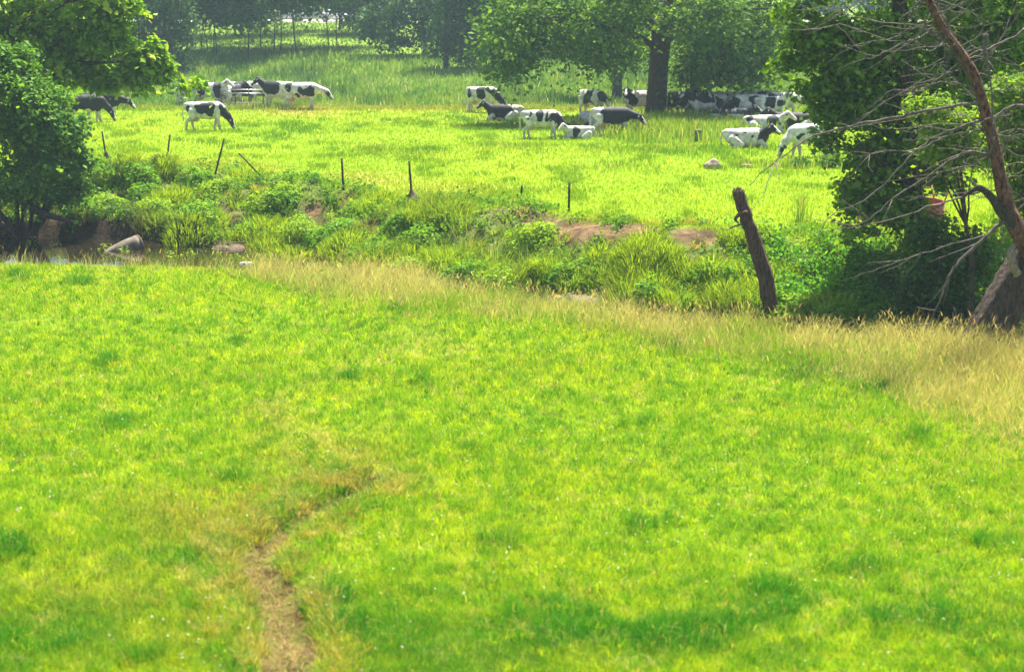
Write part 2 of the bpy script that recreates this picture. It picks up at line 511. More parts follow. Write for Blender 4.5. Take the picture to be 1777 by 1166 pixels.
def build_ground():
    xs = np.concatenate([-np.geomspace(1500, 26, 40)[:-1], np.arange(-26, 26.01, 0.26), np.geomspace(26, 1500, 40)[1:]])
    ys = np.concatenate([np.linspace(-60, 14, 12), np.arange(15, 36, 0.2), np.arange(36, 76, 0.2), np.arange(76, 120, 0.8), np.arange(120, 240, 2.0), np.geomspace(242, 1600, 30)])
    X, Y = np.meshgrid(xs, ys)
    x, y = X.ravel(), Y.ravel()
    z = ground(x, y)
    u, v = proj(x, y, z)
    yn, ynw, yfw, yf = lines(x)
    n1 = fbm(x * 0.35, y * 0.3, 71); n2 = fbm(x * 1.6, y * 1.6, 72)
    near = mixcol((0.055, 0.105, 0.003), (0.10, 0.15, 0.005), n1)
    past = mixcol((0.145, 0.27, 0.005), (0.215, 0.31, 0.006), n1)
    past = past * (0.85 + 0.3 * n2[:, None])
    bank = mixcol((0.06, 0.085, 0.012), (0.12, 0.12, 0.03), n2)
    weeds = mixcol((0.07, 0.15, 0.02), (0.15, 0.22, 0.04), n1)
    hillc = mixcol((0.10, 0.19, 0.012), (0.18, 0.26, 0.02), n1)
    c = near.copy()
    k = sstep(-0.3, 0.4, y - yn)[:, None]; c = c * (1 - k) + mixcol(MUD, (0.2, 0.15, 0.07), n2) * k
    k = sstep(0.2, 1.0, y - yfw)[:, None]; c = c * (1 - k) + bank * k
    k = sstep(-1.5, 0.5, y - yf)[:, None]; c = c * (1 - k) + past * k
    k = sstep(106, 116, y + 6 * (n1 - .5))[:, None]; c = c * (1 - k) + weeds * k
    k = sstep(145, 165, y)[:, None]; c = c * (1 - k) + hillc * k
    k = ((1 - sstep(-11.5, -7.5, x)) * sstep(-.8, 0, y - yfw) * (1 - sstep(.14, .30, (y - yfw) / (yf - yfw))))[:, None]; c = c * (1 - k) + mixcol((.02, .014, .008), (.055, .036, .02), n2) * k  # wet mud of the cut bank, darkened further to carry its shade
    inb = (y > yfw - 1) & (y < yf + 4)
    k = (ell(u, v, BARE) * inb * sstep(0.25, 0.5, n2 + 0.25))[:, None]; c = c * (1 - k) + mixcol(SOIL * 0.35, SOIL * 1.25, sstep(.3, .7, fbm(x * 2.4, y * 2.4, 74))) * k
    inp = (y > yf) & (y < 125)
    k = (ell(u, v, PALE, .8) * inp)[:, None]; c = c * (1 - k) + np.array([0.33, 0.29, 0.055]) * k
    k = (ell(u, v, DIRT, .7) * inp * sstep(.3, .55, n2 + .15))[:, None]; c = c * (1 - k) + np.array([0.13, 0.085, 0.045]) * k
    k = np.maximum(path_mask(x, y) * .95, .6 * (1 - sstep(.8, 2.2, poly_d(x, y, PATH_W, PATH_R))))[:, None]; c = c * (1 - k) + mixcol((0.07, 0.06, 0.014), (0.15, 0.095, 0.035), n2) * k
    k = (trail_mask(x, y) * 0.3)[:, None]; c = c * (1 - k) + np.array([0.26, 0.20, 0.06]) * k
    nx, ny = len(xs), len(ys)
    i = np.arange(ny - 1)[:, None] * nx + np.arange(nx - 1)[None]
    Q = np.stack([i, i + 1, i + nx + 1, i + nx], -1).reshape(-1, 4)
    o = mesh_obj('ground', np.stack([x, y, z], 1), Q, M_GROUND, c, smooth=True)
    tag(o, 'rolling lime green pasture ground with creek banks and wooded hill', 'ground', kind='structure')


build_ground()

# creek water: a level sheet lying in the channel
xs = np.linspace(-60, 60, 121)
yn, ynw, yfw, yf = lines(xs)
V = np.concatenate([np.stack([xs, yn + 0.3, np.full_like(xs, -1.5)], 1), np.stack([xs, yfw + 1.4, np.full_like(xs, -1.5)], 1)])
i = np.arange(120)
o = mesh_obj('creek_water', V, np.stack([i, i + 1, i + 122, i + 121], 1), M_WATER)
tag(o, 'narrow dark brown creek between grassy banks', 'creek', kind='structure')

# gravel road along the top of the hill
xs = np.linspace(-120, 120, 121)
r0 = [np.stack([xs, np.full_like(xs, yy) + 0.5 * np.sin(xs * 0.06 + yy), ground(xs, np.full_like(xs, yy)) + 0.04], 1) for yy in (219, 222, 225, 228, 231, 234, 237, 240)]
V = np.concatenate(r0)
Q = np.concatenate([np.stack([i + 121 * k, i + 121 * k + 1, i + 121 * k + 122, i + 121 * k + 121], 1) for k in range(7) for i in [np.arange(120)]])
o = mesh_obj('gravel_road', V, Q, M_GRAVEL, smooth=True)
tag(o, 'pale gravel road along the top of the wooded hill', 'road', kind='structure')

# worn cow path, draped on the near meadow
t = np.linspace(0, 1, 60)
sp = smooth_path(np.column_stack([PATH_W, PATH_R]), 9)
tg = np.gradient(sp[:, :2], axis=0); tg /= np.linalg.norm(tg, axis=1)[:, None]
nm = np.stack([-tg[:, 1], tg[:, 0]], 1)
rows = []
for s in np.linspace(-1, 1, 7):
    q = sp[:, :2] + nm * (sp[:, 2] * (s * (0.85 + 1.0 * (fbm(sp[:, 0] * 2.5 + s * 3, sp[:, 1] * 2.5, 77) - 0.5))))[:, None]
    rows.append(np.column_stack([q, ground(q[:, 0], q[:, 1]) + 0.006]))
V = np.concatenate(rows); m = len(sp)
i = np.arange(m - 1)
Q = np.concatenate([np.stack([i + m * k, i + m * k + 1, i + m * (k + 1) + 1, i + m * (k + 1)], 1) for k in range(6)])
n2 = fbm(V[:, 0] * 3, V[:, 1] * 3, 79)
o = mesh_obj('path', V, Q, M_GROUND, mixcol((0.045, 0.038, 0.012), (0.14, 0.088, 0.032), n2), smooth=True)
tag(o, 'narrow worn dirt cow path through the near grass', 'path', kind='structure')


# ------------------------------------------------------------------ grass (stuff)
def wedge(n, y0, y1, m=0.315):
    y = y0 * (y1 / y0) ** RNG.random(n)
    x = (2 * RNG.random(n) - 1) * (m * y + 0.6)
    out = RNG.random(n) < .24                      # and a wide margin on either side of the view
    x = np.where(out, np.sign(x) * (m * y + .6 + RNG.random(n) ** 1.3 * (5 + .06 * y)), x)
    return x, y


DARK_TUFTS = [(48, 785, 42, 14), (203, 736, 36, 12), (185, 632, 22, 8), (605, 657, 20, 7), (733, 664, 22, 10), (1392, 640, 48, 22), (1165, 604, 26, 14), (1535, 680, 38, 18),
              (960, 1085, 90, 32), (578, 1042, 36, 20), (595, 1088, 40, 16), (1360, 1045, 70, 26), (490, 908, 50, 16), (1125, 912, 45, 14), (1330, 916, 36, 12), (1690, 945, 55, 14),
              (290, 975, 75, 16), (20, 960, 60, 26), (60, 1122, 70, 12), (812, 785, 18, 14), (560, 490, 36, 16), (140, 492, 22, 8), (30, 480, 22, 8), (330, 578, 22, 9), (410, 595, 18, 7),
              (1170, 1100, 100, 24), (1560, 1080, 80, 22), (840, 950, 50, 12), (1500, 990, 60, 12), (240, 1150, 60, 14), (1590, 760, 26, 10), (690, 540, 24, 8), (950, 690, 22, 8), (1120, 740, 24, 8), (400, 830, 30, 9)]
BROWNISH = [(330, 905, 90, 50, .9), (170, 1050, 170, 70, .55), (560, 800, 110, 45, .8), (470, 740, 60, 30, .6), (560, 1120, 60, 60, .6), (820, 1150, 130, 26, .6), (300, 1110, 120, 50, .5), (1010, 1120, 30, 30, .3), (240, 870, 80, 30, .5)]


def meadow():
    x, y = wedge(800000, 15.5, 60)
    yn, ynw, yfw, yf = lines(x)
    keep = (y < yn + 1.2)
    x, y, yn = x[keep], y[keep], yn[keep]
    pm = path_mask(x, y); tm = trail_mask(x, y)
    r = RNG.random(len(x))
    gap = fbm(x * 2.2, y * 1.6, 104)
    keep = r > pm * (0.30 + 0.85 * gap) + tm * 0.15
    x, y, pm, tm = x[keep], y[keep], pm[keep], tm[keep]
    z = ground(x, y)
    u, v = proj(x, y, z)
    n = len(x)
    big = fbm(x * 0.28, y * 0.22, 101); med = fbm(x * 1.3, y * 0.9, 102); fine = fbm(x * 5, y * 4, 103, 2)
    tuft = 1.0 * ell(u, v, DARK_TUFTS, .9) * sstep(.40, .62, med * .4 + fine * .6 + .05)
    pick = sstep(0.52, 0.62, med * 0.3 + fine * 0.7) * 0.9
    col = mixcol(LIME, YEL, np.clip((big - 0.3) * 1.8 + rnd(n, -.3, .3), 0, 1))
    col = mixcol(col, MIDG, np.clip(pick + rnd(n, -.15, .15), 0, 1))
    br = np.clip(ell(u, v, BROWNISH, .9) * (0.4 + fine) , 0, 1) * (RNG.random(n) < 0.75)
    col = mixcol(col, np.array([0.30, 0.25, 0.045]), np.clip(br, 0, .85))
    col = mixcol(col, DEEP, np.clip(tuft * 1.1 + .75 * sstep(960, 1120, v) * sstep(.42, .60, fbm(x * .75, y * .55, 109)), 0, 1))
    hl = 1 - sstep(1.0, 3.0, poly_d(x, y, PATH_W, PATH_R))
    st = RNG.random(n) < 0.05 + 0.14 * tm + 0.45 * pm + .22 * hl
    col[st] = mixcol(STRAW, STRAW * 0.7, RNG.random(st.sum()))
    col *= (rnd(n, .7, 1.2) * (.82 + .36 * fine))[:, None]
    h = (0.07 + 0.08 * med + 0.05 * RNG.random(n)) * (1 + 0.9 * tuft + 0.5 * pick) * (1 - 0.55 * pm) * (0.75 + 0.6 * big)
    w = np.maximum(0.006, 0.00031 * y) * rnd(n, .7, 1.35)
    lean = rnd(n, .25, 1.0)
    ldir = rnd(n, 0, 6.28)
    g = G()
    g.add(*blades(np.stack([x, y, z - 0.01], 1), h, w, rnd(n, 0, 3.14), lean, ldir, col))
    # taller dark tufts, each a loose handful of small tussocks
    for e in DARK_TUFTS:
        c0 = at(e[0], e[1])
        sc = c0[1] / F_PX
        rx, ry = e[2] * sc, max(e[3] * sc * 2.5, 0.12)
        for _ in range(int(np.clip(rx * ry * 26, 3, 16))):
            cx, cy = c0[0] + RNG.normal() * rx * .62, c0[1] + RNG.normal() * ry * .62
            R = rnd(1, .05, .17)[0]
            k = int(rnd(1, 30, 85)[0])
            a, q = rnd(k, 0, 6.28), RNG.random(k)
            bx, by = cx + np.cos(a) * q * R, cy + np.sin(a) * q * R
            cc = mixcol(mixcol(DEEP, MIDG, rnd(1, 0, .8)), LIME, rnd(1, 0, .2))[0] * np.ones((k, 3)) * rnd(k, .7, 1.25)[:, None]
            g.add(*blades(np.stack([bx, by, ground(bx, by) - .01], 1), rnd(k, .12, .32) * (1.15 - .4 * q) * rnd(1, .7, 1.1), np.maximum(.007, .00031 * by) * rnd(k, .8, 1.4), rnd(k, 0, 3.14), rnd(k, .3, 1), a + rnd(k, -.8, .8), cc))
    # olive and straw tussocks leaning over the path from its upper side
    seg = smooth_path(PATH_W, 12)
    for _ in range(420):
        q = seg[RNG.integers(10, len(seg))]
        side = -1 if RNG.random() < .72 else 1
        off = abs(RNG.normal()) * .55 + .22
        cx, cy = q[0] + side * off * .8 + RNG.normal() * .1, q[1] + (off * .55 if side < 0 else -off * .4)
        if path_mask(np.array([cx]), np.array([cy]))[0] > .5: continue
        k = int(rnd(1, 24, 60)[0]); R = rnd(1, .05, .14)[0]
        a, qq = rnd(k, 0, 6.28), RNG.random(k)
        bx, by = cx + np.cos(a) * qq * R, cy + np.sin(a) * qq * R
        hue = RNG.random()
        base = np.array([.30, .27, .045]) if hue < .5 else (STRAW * .8 if hue < .65 else (MIDG if hue < .85 else DEEP * .8))
        g.add(*blades(np.stack([bx, by, ground(bx, by) - .01], 1), rnd(k, .14, .36), np.maximum(.006, .00028 * by) * rnd(k, .8, 1.3), rnd(k, 0, 3.14), rnd(k, .4, 1.1), a + rnd(k, -.8, .8), base * rnd(k, .7, 1.25)[:, None]))
    k = 3200
    q = seg[RNG.integers(0, len(seg), k)]
    bx, by = q[:, 0] + RNG.normal(size=k) * .22, q[:, 1] + RNG.normal(size=k) * .25
    hue = RNG.random(k)
    cc = np.where(hue[:, None] < .4, np.array([.34, .25, .10]), np.where(hue[:, None] < .75, np.array([.12, .08, .03]), np.array([.16, .22, .02]))) * rnd(k, .6, 1.2)[:, None]
    g.add(*blades(np.stack([bx, by, ground(bx, by) + .004], 1), rnd(k, .05, .16), rnd(k, .006, .02), rnd(k, 0, 3.14), rnd(k, 1.2, 1.9), rnd(k, 0, 6.28), cc))
    # little tussocks everywhere, darker and lighter
    m = 11500
    tx, ty = wedge(m, 16, 54)
    ok = (ty < lines(tx)[0] - .3) & (path_mask(tx, ty) < .2)
    for cx, cy in zip(tx[ok], ty[ok]):
        k = 22
        R = .04 + .09 * RNG.random()
        a, q = rnd(k, 0, 6.28), RNG.random(k)
        bx, by = cx + np.cos(a) * q * R, cy + np.sin(a) * q * R
        hue = RNG.random()
        base = (DEEP * .75 + MIDG * .2) if hue < .48 else (MIDG if hue < .74 else (YEL * 1.1 if hue < .92 else STRAW * .8))
        cc = base * rnd(k, .75, 1.25)[:, None]
        g.add(*blades(np.stack([bx, by, np.full(k, 0.)], 1) + np.array([0, 0, float(ground(cx, cy)) - .01]), rnd(k, .10, .26) * (1.1 - .4 * q), np.maximum(.007, .0003 * by) * rnd(k, .8, 1.3), rnd(k, 0, 3.14), rnd(k, .35, 1.1), a + rnd(k, -.8, .8), cc))
    o = g.build('meadow_grass', M_GRASS)
    tag(o, 'bright lime green meadow grass filling the near field', 'grass', kind='stuff')


meadow()

VLOW_U = [-200, 0, 250, 400, 480, 540, 600, 800, 1000, 1100, 1300, 1500, 1600, 1777, 2000]
VLOW_V = [462, 468, 478, 488, 508, 540, 568, 574, 590, 626, 666, 706, 775, 840, 860]


def dry_grass():
    x, y = wedge(520000, 25, 57)
    yn, ynw, yfw, yf = lines(x)
    z = ground(x, y)
    u, v = proj(x, y, z)
    vl = np.interp(u, VLOW_U, VLOW_V)
    vnear = proj(x, yn, ground(x, yn))[1]
    t = (vl - v) / np.maximum(vl - vnear, 8)              # 0 at the meadow side, 1 at the creek edge
    pat = fbm(x * 0.8, y * 0.45, 111); fine = fbm(x * 3, y * 2.2, 112, 2)
    dens = sstep(-0.15, 0.6, t + 0.7 * (pat - 0.5)) * np.where(u < 430, 0.24, 1.0) * (0.45 + 0.9 * sstep(.35, .65, fine))
    dens = np.where(y > yn + 0.9, 0, dens) * np.clip((y / 42) ** 1.1, .35, 1)
    corner = ell(u, v, [(1700, 740, 120, 110)], .6)
    keep = RNG.random(len(x)) < np.clip(dens * (.64 + .4 * corner), 0, 1)
    x, y, z, u, v, t, pat, fine, corner = [q[keep] for q in (x, y, z, u, v, t, pat, fine, corner)]
    n = len(x)
    r = RNG.random(n)
    green = sstep(.35, .75, 1 - t * .55 - pat * .45 + rnd(n, -.25, .25)) * (1 - .6 * corner)
    col = mixcol(STRAW, np.array([0.42, 0.43, 0.10]), RNG.random(n))
    col = mixcol(col, np.array([0.22, 0.36, 0.015]), np.clip(green + 1.0 * sstep(.56, .66, fbm(x * .55, y * .35, 118)) * (1 - corner), 0, 1))
    brown = (r < np.where(u > 1050, .11, .07) + .1 * (u < 430)); col[brown] = TAN * 0.9
    gold = RNG.random(n) < .5 * corner; col[gold] = np.array([0.56, 0.49, 0.12])
    col *= rnd(n, .7, 1.2)[:, None]
    tall = np.clip(sstep(0.0, 0.7, t), .25, 1)
    h = (0.38 + 0.50 * RNG.random(n)) * (0.55 + 0.7 * pat) * tall * np.where(u < 430, .95, 1.0) * (1 + .35 * corner)
    w = np.maximum(0.005, 0.00022 * y) * rnd(n, .7, 1.3)
    wind = rnd(n, -0.9, 0.9) + np.where(RNG.random(n) < .6, 0.15, 3.1)
    g = G()
    g.add(*blades(np.stack([x, y, z - 0.02], 1), h, w, rnd(n, 0, 3.14), rnd(n, .1, .75), wind, col))
    # seed heads on the tallest stems
    k = RNG.random(n) < 0.10
    top = np.stack([x, y, z + h * .82], 1)[k]
    cs = mixcol(TAN, STRAW * .9, RNG.random(k.sum())) * rnd(k.sum(), .7, 1.15)[:, None]
    m = k.sum()
    g.add(*blades(top, rnd(m, .10, .22), np.maximum(.014, .0005 * y[k]), rnd(m, 0, 3.14), rnd(m, .3, .9), wind[k], cs))
    o = g.build('dry_grass', M_DRY)
    tag(o, 'tall straw coloured seeding grass along the near creek bank', 'dry grass', kind='stuff')


dry_grass()


def pasture():
    x, y = wedge(580000, 47, 116, .32)
    yn, ynw, yfw, yf = lines(x)
    keep = y > yf - 1.0
    x, y = x[keep], y[keep]
    z = ground(x, y); u, v = proj(x, y, z)
    big = fbm(x * .16, y * .09, 121); med = fbm(x * .9, y * .5, 122); n = len(x)
    dirt = ell(u, v, DIRT, .7)
    keep = RNG.random(n) > dirt * .85
    x, y, z, u, v, big, med = [q[keep] for q in (x, y, z, u, v, big, med)]
    n = len(x)
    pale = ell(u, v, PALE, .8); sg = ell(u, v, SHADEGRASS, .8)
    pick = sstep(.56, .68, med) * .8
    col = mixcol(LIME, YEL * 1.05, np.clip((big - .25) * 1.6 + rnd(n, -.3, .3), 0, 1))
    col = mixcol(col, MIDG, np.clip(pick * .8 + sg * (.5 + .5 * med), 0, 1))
    col = mixcol(col, np.array([.36, .31, .055]), np.clip(pale * .9 * (RNG.random(n) < .8), 0, 1))
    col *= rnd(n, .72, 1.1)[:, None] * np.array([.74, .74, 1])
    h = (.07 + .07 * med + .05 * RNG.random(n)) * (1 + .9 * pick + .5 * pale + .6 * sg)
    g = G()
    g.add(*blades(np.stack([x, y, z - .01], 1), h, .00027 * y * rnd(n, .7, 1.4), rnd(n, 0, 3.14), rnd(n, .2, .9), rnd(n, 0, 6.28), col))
    o = g.build('pasture_grass', M_GRASS)
    tag(o, 'sunlit yellow green pasture grass beyond the creek', 'grass', kind='stuff')
    # tall weeds under the shade tree and along the pasture
    g = G()
    for (cu, cv, ru, rv, k, hh) in [(1190, 226, 115, 20, 7000, .75), (1280, 215, 60, 14, 2500, .7), (1100, 238, 40, 8, 700, .5), (1060, 292, 90, 8, 300, .22), (885, 258, 75, 10, 400, .24), (720, 268, 90, 10, 300, .2), (1150, 262, 170, 10, 900, .24),
                                    (1380, 290, 60, 8, 600, .35), (920, 330, 120, 8, 300, .2), (650, 262, 40, 5, 350, .3), (1300, 290, 30, 4, 300, .3), (1390, 382, 10, 10, 130, 1.0)]:
        uu, vv = cu + RNG.normal(size=k) * ru * .5, cv + RNG.normal(size=k) * rv * .5
        p = np.array([flat(a, b, 0) for a, b in zip(uu, vv)])
        p[:, 2] = ground(p[:, 0], p[:, 1])
        cc = mixcol(np.array([.12, .26, .012]), np.array([.27, .37, .03]), RNG.random(k)) * rnd(k, .7, 1.2)[:, None]
        d = RNG.random(k) < .08
        cc[d] = np.array([.42, .38, .2])
        g.add(*blades(p, hh * rnd(k, .5, 1.15), .00055 * p[:, 1] * rnd(k, .7, 1.3), rnd(k, 0, 3.14), rnd(k, .05, .5), rnd(k, 0, 6.28), cc))
    o = g.build('pasture_weeds', M_GRASS)
    tag(o, 'tall green weeds around the foot of the shade tree', 'weeds', kind='stuff')


pasture()


def far_weeds():
    g = G()
    x, y = wedge(130000, 106, 168, .33)
    z = ground(x, y); n = len(x)
    cl = fbm(x * .22, y * .10, 131); me = fbm(x * .9, y * .3, 132)
    col = mixcol((.10, .22, .025), (.25, .36, .055), np.clip((me - .3) * 2 + rnd(n, -.2, .2), 0, 1))
    front = (1 - sstep(108, 116, y))
    col = mixcol(col, (.30, .30, .06), front * .7)
    col = mixcol(col, (.06, .14, .035), sstep(.55, .7, cl) * .7)
    d = RNG.random(n) < .03; col[d] = (.45, .45, .30)
    col *= rnd(n, .75, 1.2)[:, None]
    h = (.25 + .9 * sstep(.35, .7, cl) * RNG.random(n) + .35 * RNG.random(n)) * (.35 + .65 * sstep(108, 122, y))
    g.add(*blades(np.stack([x, y, z], 1), h, .00055 * y * rnd(n, .7, 1.4), rnd(n, 0, 3.14), rnd(n, .05, .5), rnd(n, 0, 6.28), col))
    o = g.build('hillside_weeds', M_FARLEAF)
    tag(o, 'tall mixed weeds at the foot of the wooded hill', 'weeds', kind='stuff')
    g = G()
    x, y = wedge(90000, 150, 224, .34)
    z = ground(x, y); n = len(x); me = fbm(x * .3, y * .12, 133)
    col = mixcol((.10, .20, .015), (.22, .32, .02), np.clip((me - .3) * 2 + rnd(n, -.2, .2), 0, 1)) * rnd(n, .75, 1.2)[:, None]
    g.add(*blades(np.stack([x, y, z], 1), rnd(n, .12, .38), .0005 * y * rnd(n, .7, 1.3), rnd(n, 0, 3.14), rnd(n, .1, .7), rnd(n, 0, 6.28), col))
    o = g.build('hill_grass', M_FARLEAF)
    tag(o, 'rough grass on the shaded hill under the far trees', 'grass', kind='stuff')


far_weeds()


# ------------------------------------------------------------------ creek bank growth (stuff)
def tussock(g, c, R, H, k, ca, cb, dens_w=.00042):
    a = rnd(k, 0, 6.28); q = np.sqrt(RNG.random(k)) * R * .45
    bx, by = c[0] + np.cos(a) * q, c[1] + np.sin(a) * q
    B = np.stack([bx, by, ground(bx, by) - .03], 1)
    ld = a + rnd(k, -.7, .7)
    col = mixcol(ca, cb, RNG.random(k)) * rnd(k, .7, 1.2)[:, None]
    g.add(*blades(B, H * rnd(k, .55, 1.1), dens_w * c[1] * rnd(k, .7, 1.3), rnd(k, 0, 3.14), rnd(k, .25, 1.0), ld, col))


def leafy(g, c, R, H, k, ca, cb, size):
    u_ = RNG.normal(size=(k, 3)); u_ /= np.linalg.norm(u_, axis=1)[:, None]
    u_[:, 2] = np.abs(u_[:, 2])
    rr = RNG.random(k) ** .45
    p = u_ * rr[:, None] * np.array([R, R, H])
    p[:, :2] += c[:2]
    p[:, 2] += ground(p[:, 0], p[:, 1])
    col = mixcol(ca, cb, RNG.random(k)) * rnd(k, .65, 1.25)[:, None]
    g.add(*leafcards(p, size * rnd(k, .6, 1.3), col, u_ * .5 + np.array([0, 0, .6]), .6))


def mound(g, c, R, H, ca, cb, size, asp, n):
    k = n
    d = RNG.normal(size=(k, 3)); d /= np.linalg.norm(d, axis=1)[:, None]; d[:, 2] = np.abs(d[:, 2])
    p = d * (RNG.random(k) ** .16)[:, None]
    bump = .75 + .5 * vn3(d * 2.3 + c[0] * 3.1, 5)
    p = p * bump[:, None] * np.array([R, R * .9, H])
    p[:, 0] += c[0]; p[:, 1] += c[1]
    p[:, 2] += ground(p[:, 0], p[:, 1]) * .4 + float(ground(c[0], c[1])) * .6
    col = mixcol(ca, cb, np.clip(RNG.random(k) * .7 + .3 * vn3(d * 3 + c[0], 8), 0, 1)) * rnd(k, .75, 1.2)[:, None]
    if asp > .4:
        g.add(*leafcards(p, size * np.exp(RNG.normal(size=k) * .25), col, d * .8 + np.array([0, 0, .5]), asp, .45))
    else:
        a = np.arctan2(d[:, 1], d[:, 0])
        g.add(*blades(p - np.array([0, 0, .12]), size * rnd(k, .7, 1.4), np.full(k, .026) * rnd(k, .7, 1.3), rnd(k, 0, 3.14), rnd(k, .3, 1.1), a + rnd(k, -.6, .6), col))


def bank_growth():
    g = G()
    gl = G()
    n = 12000
    x, y = wedge(n, 38, 78, .33)
    yn, ynw, yfw, yf = lines(x)
    s = (y - yfw) / (yf - yfw)
    z = ground(x, y); u, v = proj(x, y, z)
    bare = ell(u, v, BARE, .3)
    na = fbm(x * .35, y * .3, 141)
    for i in range(n):
        if s[i] < -.03 or s[i] > 1.12 or bare[i] > .62 or z[i] < -1.62: continue
        if u[i] < 270 and s[i] < .07: continue
        if s[i] > .95 and RNG.random() < .35: continue
        c = (x[i], y[i])
        right = u[i] > 1330
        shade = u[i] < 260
        e = 1 - .35 * max(s[i] - .5, 0) * 2
        r = RNG.random()
        if right and s[i] < .75 and r < .7:
            leafy(gl, c, rnd(1, .3, .6)[0], rnd(1, .45, 1.0)[0] * e, 70, (.05, .22, .012), (.16, .36, .02), .13)
        elif r < .60 and na[i] < .62:
            hue = RNG.random()
            ca, cb = ((.12, .26, .01), (.25, .35, .015)) if hue < .62 else (((.25, .25, .04), (.38, .32, .07)) if hue < .82 else ((.06, .20, .012), (.13, .28, .015)))
            if shade: ca, cb = ((.05, .13, .012), (.10, .17, .025)) if s[i] < .5 else ((.07, .17, .015), (.17, .22, .04))  # shade painted into the blade colours of the left bank
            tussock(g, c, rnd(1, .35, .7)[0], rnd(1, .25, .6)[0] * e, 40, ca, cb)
        else:
            ca, cb = ((.05, .17, .012), (.13, .29, .015)) if RNG.random() < .5 else ((.12, .27, .012), (.22, .36, .02))
            leafy(gl, c, rnd(1, .2, .5)[0], rnd(1, .25, .75)[0] * e, 48, ca, cb, .12)
    # rounded mounds of growth with deep gaps between them
    for _ in range(185):
        xx = rnd(1, -20, 19)[0]
        yn_, ynw_, yfw_, yf_ = [float(q[0]) for q in lines(np.array([xx]))]
        ss = abs(RNG.normal()) * .35
        yy = yfw_ + (yf_ - yfw_) * min(ss, .9) + .2
        uu, vv = proj(xx, yy, float(ground(xx, yy)))
        if ell(uu, vv - 12, [(q[0], q[1], q[2] * 1.2, q[3] * 1.5) for q in BARE[:6]], .3) > .3: continue
        R, H = rnd(1, .4, .95)[0], rnd(1, .45, .95)[0]
        if uu < 270 and ss < .16: continue
        hue = RNG.random()
        if hue < (.50 if uu > 550 else .25):
            mound(gl, (xx, yy), R, H, (.06, .20, .008), (.20, .38, .016), .13, .55, int(800 * R))
        elif hue < .62:
            mound(gl, (xx, yy), R, H * .9, (.14, .28, .010), (.28, .43, .016), .11, .6, int(1000 * R))
        else:
            mound(g, (xx, yy), R * 1.1, H * .85, (.15, .29, .008), (.34, .44, .02), .30, .2, int(900 * R))
    # straggling growth over the left cut bank, its colours darkened to carry shade
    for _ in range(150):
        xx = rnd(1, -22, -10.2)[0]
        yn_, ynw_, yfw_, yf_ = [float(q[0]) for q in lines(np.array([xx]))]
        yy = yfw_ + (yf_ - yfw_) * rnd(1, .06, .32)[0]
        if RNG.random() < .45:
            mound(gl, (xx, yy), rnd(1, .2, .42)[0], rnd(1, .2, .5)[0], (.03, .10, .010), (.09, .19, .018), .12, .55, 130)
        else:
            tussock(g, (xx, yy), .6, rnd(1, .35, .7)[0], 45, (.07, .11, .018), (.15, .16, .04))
    # a few marked clumps standing at the water's edge
    for (cu, cv, R, H) in [(640, 478, .9, 1.5), (700, 480, .8, 1.3), (765, 490, 1.0, 1.6), (830, 498, .9, 1.5), (880, 503, .8, 1.4), (940, 508, .8, 1.4), (1070, 520, .9, 1.5), (1150, 545, .9, 1.4), (300, 418, .8, .8), (430, 430, .7, .9), (490, 440, .9, 1.2), (1250, 545, .9, 1.5), (1290, 560, .6, 1.3), (730, 400, 1.2, 1.3), (800, 380, 1.2, 1.2), (760, 380, 1.2, 1.2)]:
        c = at(cu, cv)
        for _ in range(4):
            tussock(g, (c[0] + RNG.normal() * .4, c[1] + .5 + RNG.normal() * .4), R, H * rnd(1, .6, .95)[0], 90, (.13, .26, .012), (.27, .36, .02))
    # weedy fringe of the near meadow at the left
    for (cu, cv) in [(60, 440), (185, 452), (95, 446), (215, 455), (330, 462), (375, 460), (410, 470), (560, 500), (300, 466), (800, 505), (620, 480)]:
        c = at(cu, cv)
        leafy(gl, c, .35, .6, 130, (.16, .30, .012), (.27, .40, .02), .10)
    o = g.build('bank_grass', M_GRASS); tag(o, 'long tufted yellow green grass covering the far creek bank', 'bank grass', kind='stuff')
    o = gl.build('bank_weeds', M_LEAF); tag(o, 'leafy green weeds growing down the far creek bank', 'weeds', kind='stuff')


bank_growth()


def flowers():
    x, y = wedge(1500, 17, 56)
    yn = lines(x)[0]
    k = (y < yn) & (path_mask(x, y) < .3) & (fbm(x * .4, y * .3, 151) > .45)
    x, y = x[k], y[k]; n = len(x)
    p = np.stack([x, y, ground(x, y) + rnd(n, .10, .2)], 1)
    c = np.tile(np.array([.62, .62, .45]), (n, 1)); d = RNG.random(n) < .3; c[d] = (.6, .52, .1); d = RNG.random(n) < .03; c[d] = (.45, .12, .18)
    g = G()
    for _ in range(3):
        g.add(*leafcards(p + RNG.normal(size=(n, 3)) * .006, rnd(n, .014, .03), c, np.array([0, -.2, 1.0]), .9))
    o = g.build('clover_flowers', M_DRY); tag(o, 'tiny white and yellow clover flowers scattered in the meadow', 'flowers', kind='stuff')


flowers()

# ------------------------------------------------------------------ trees


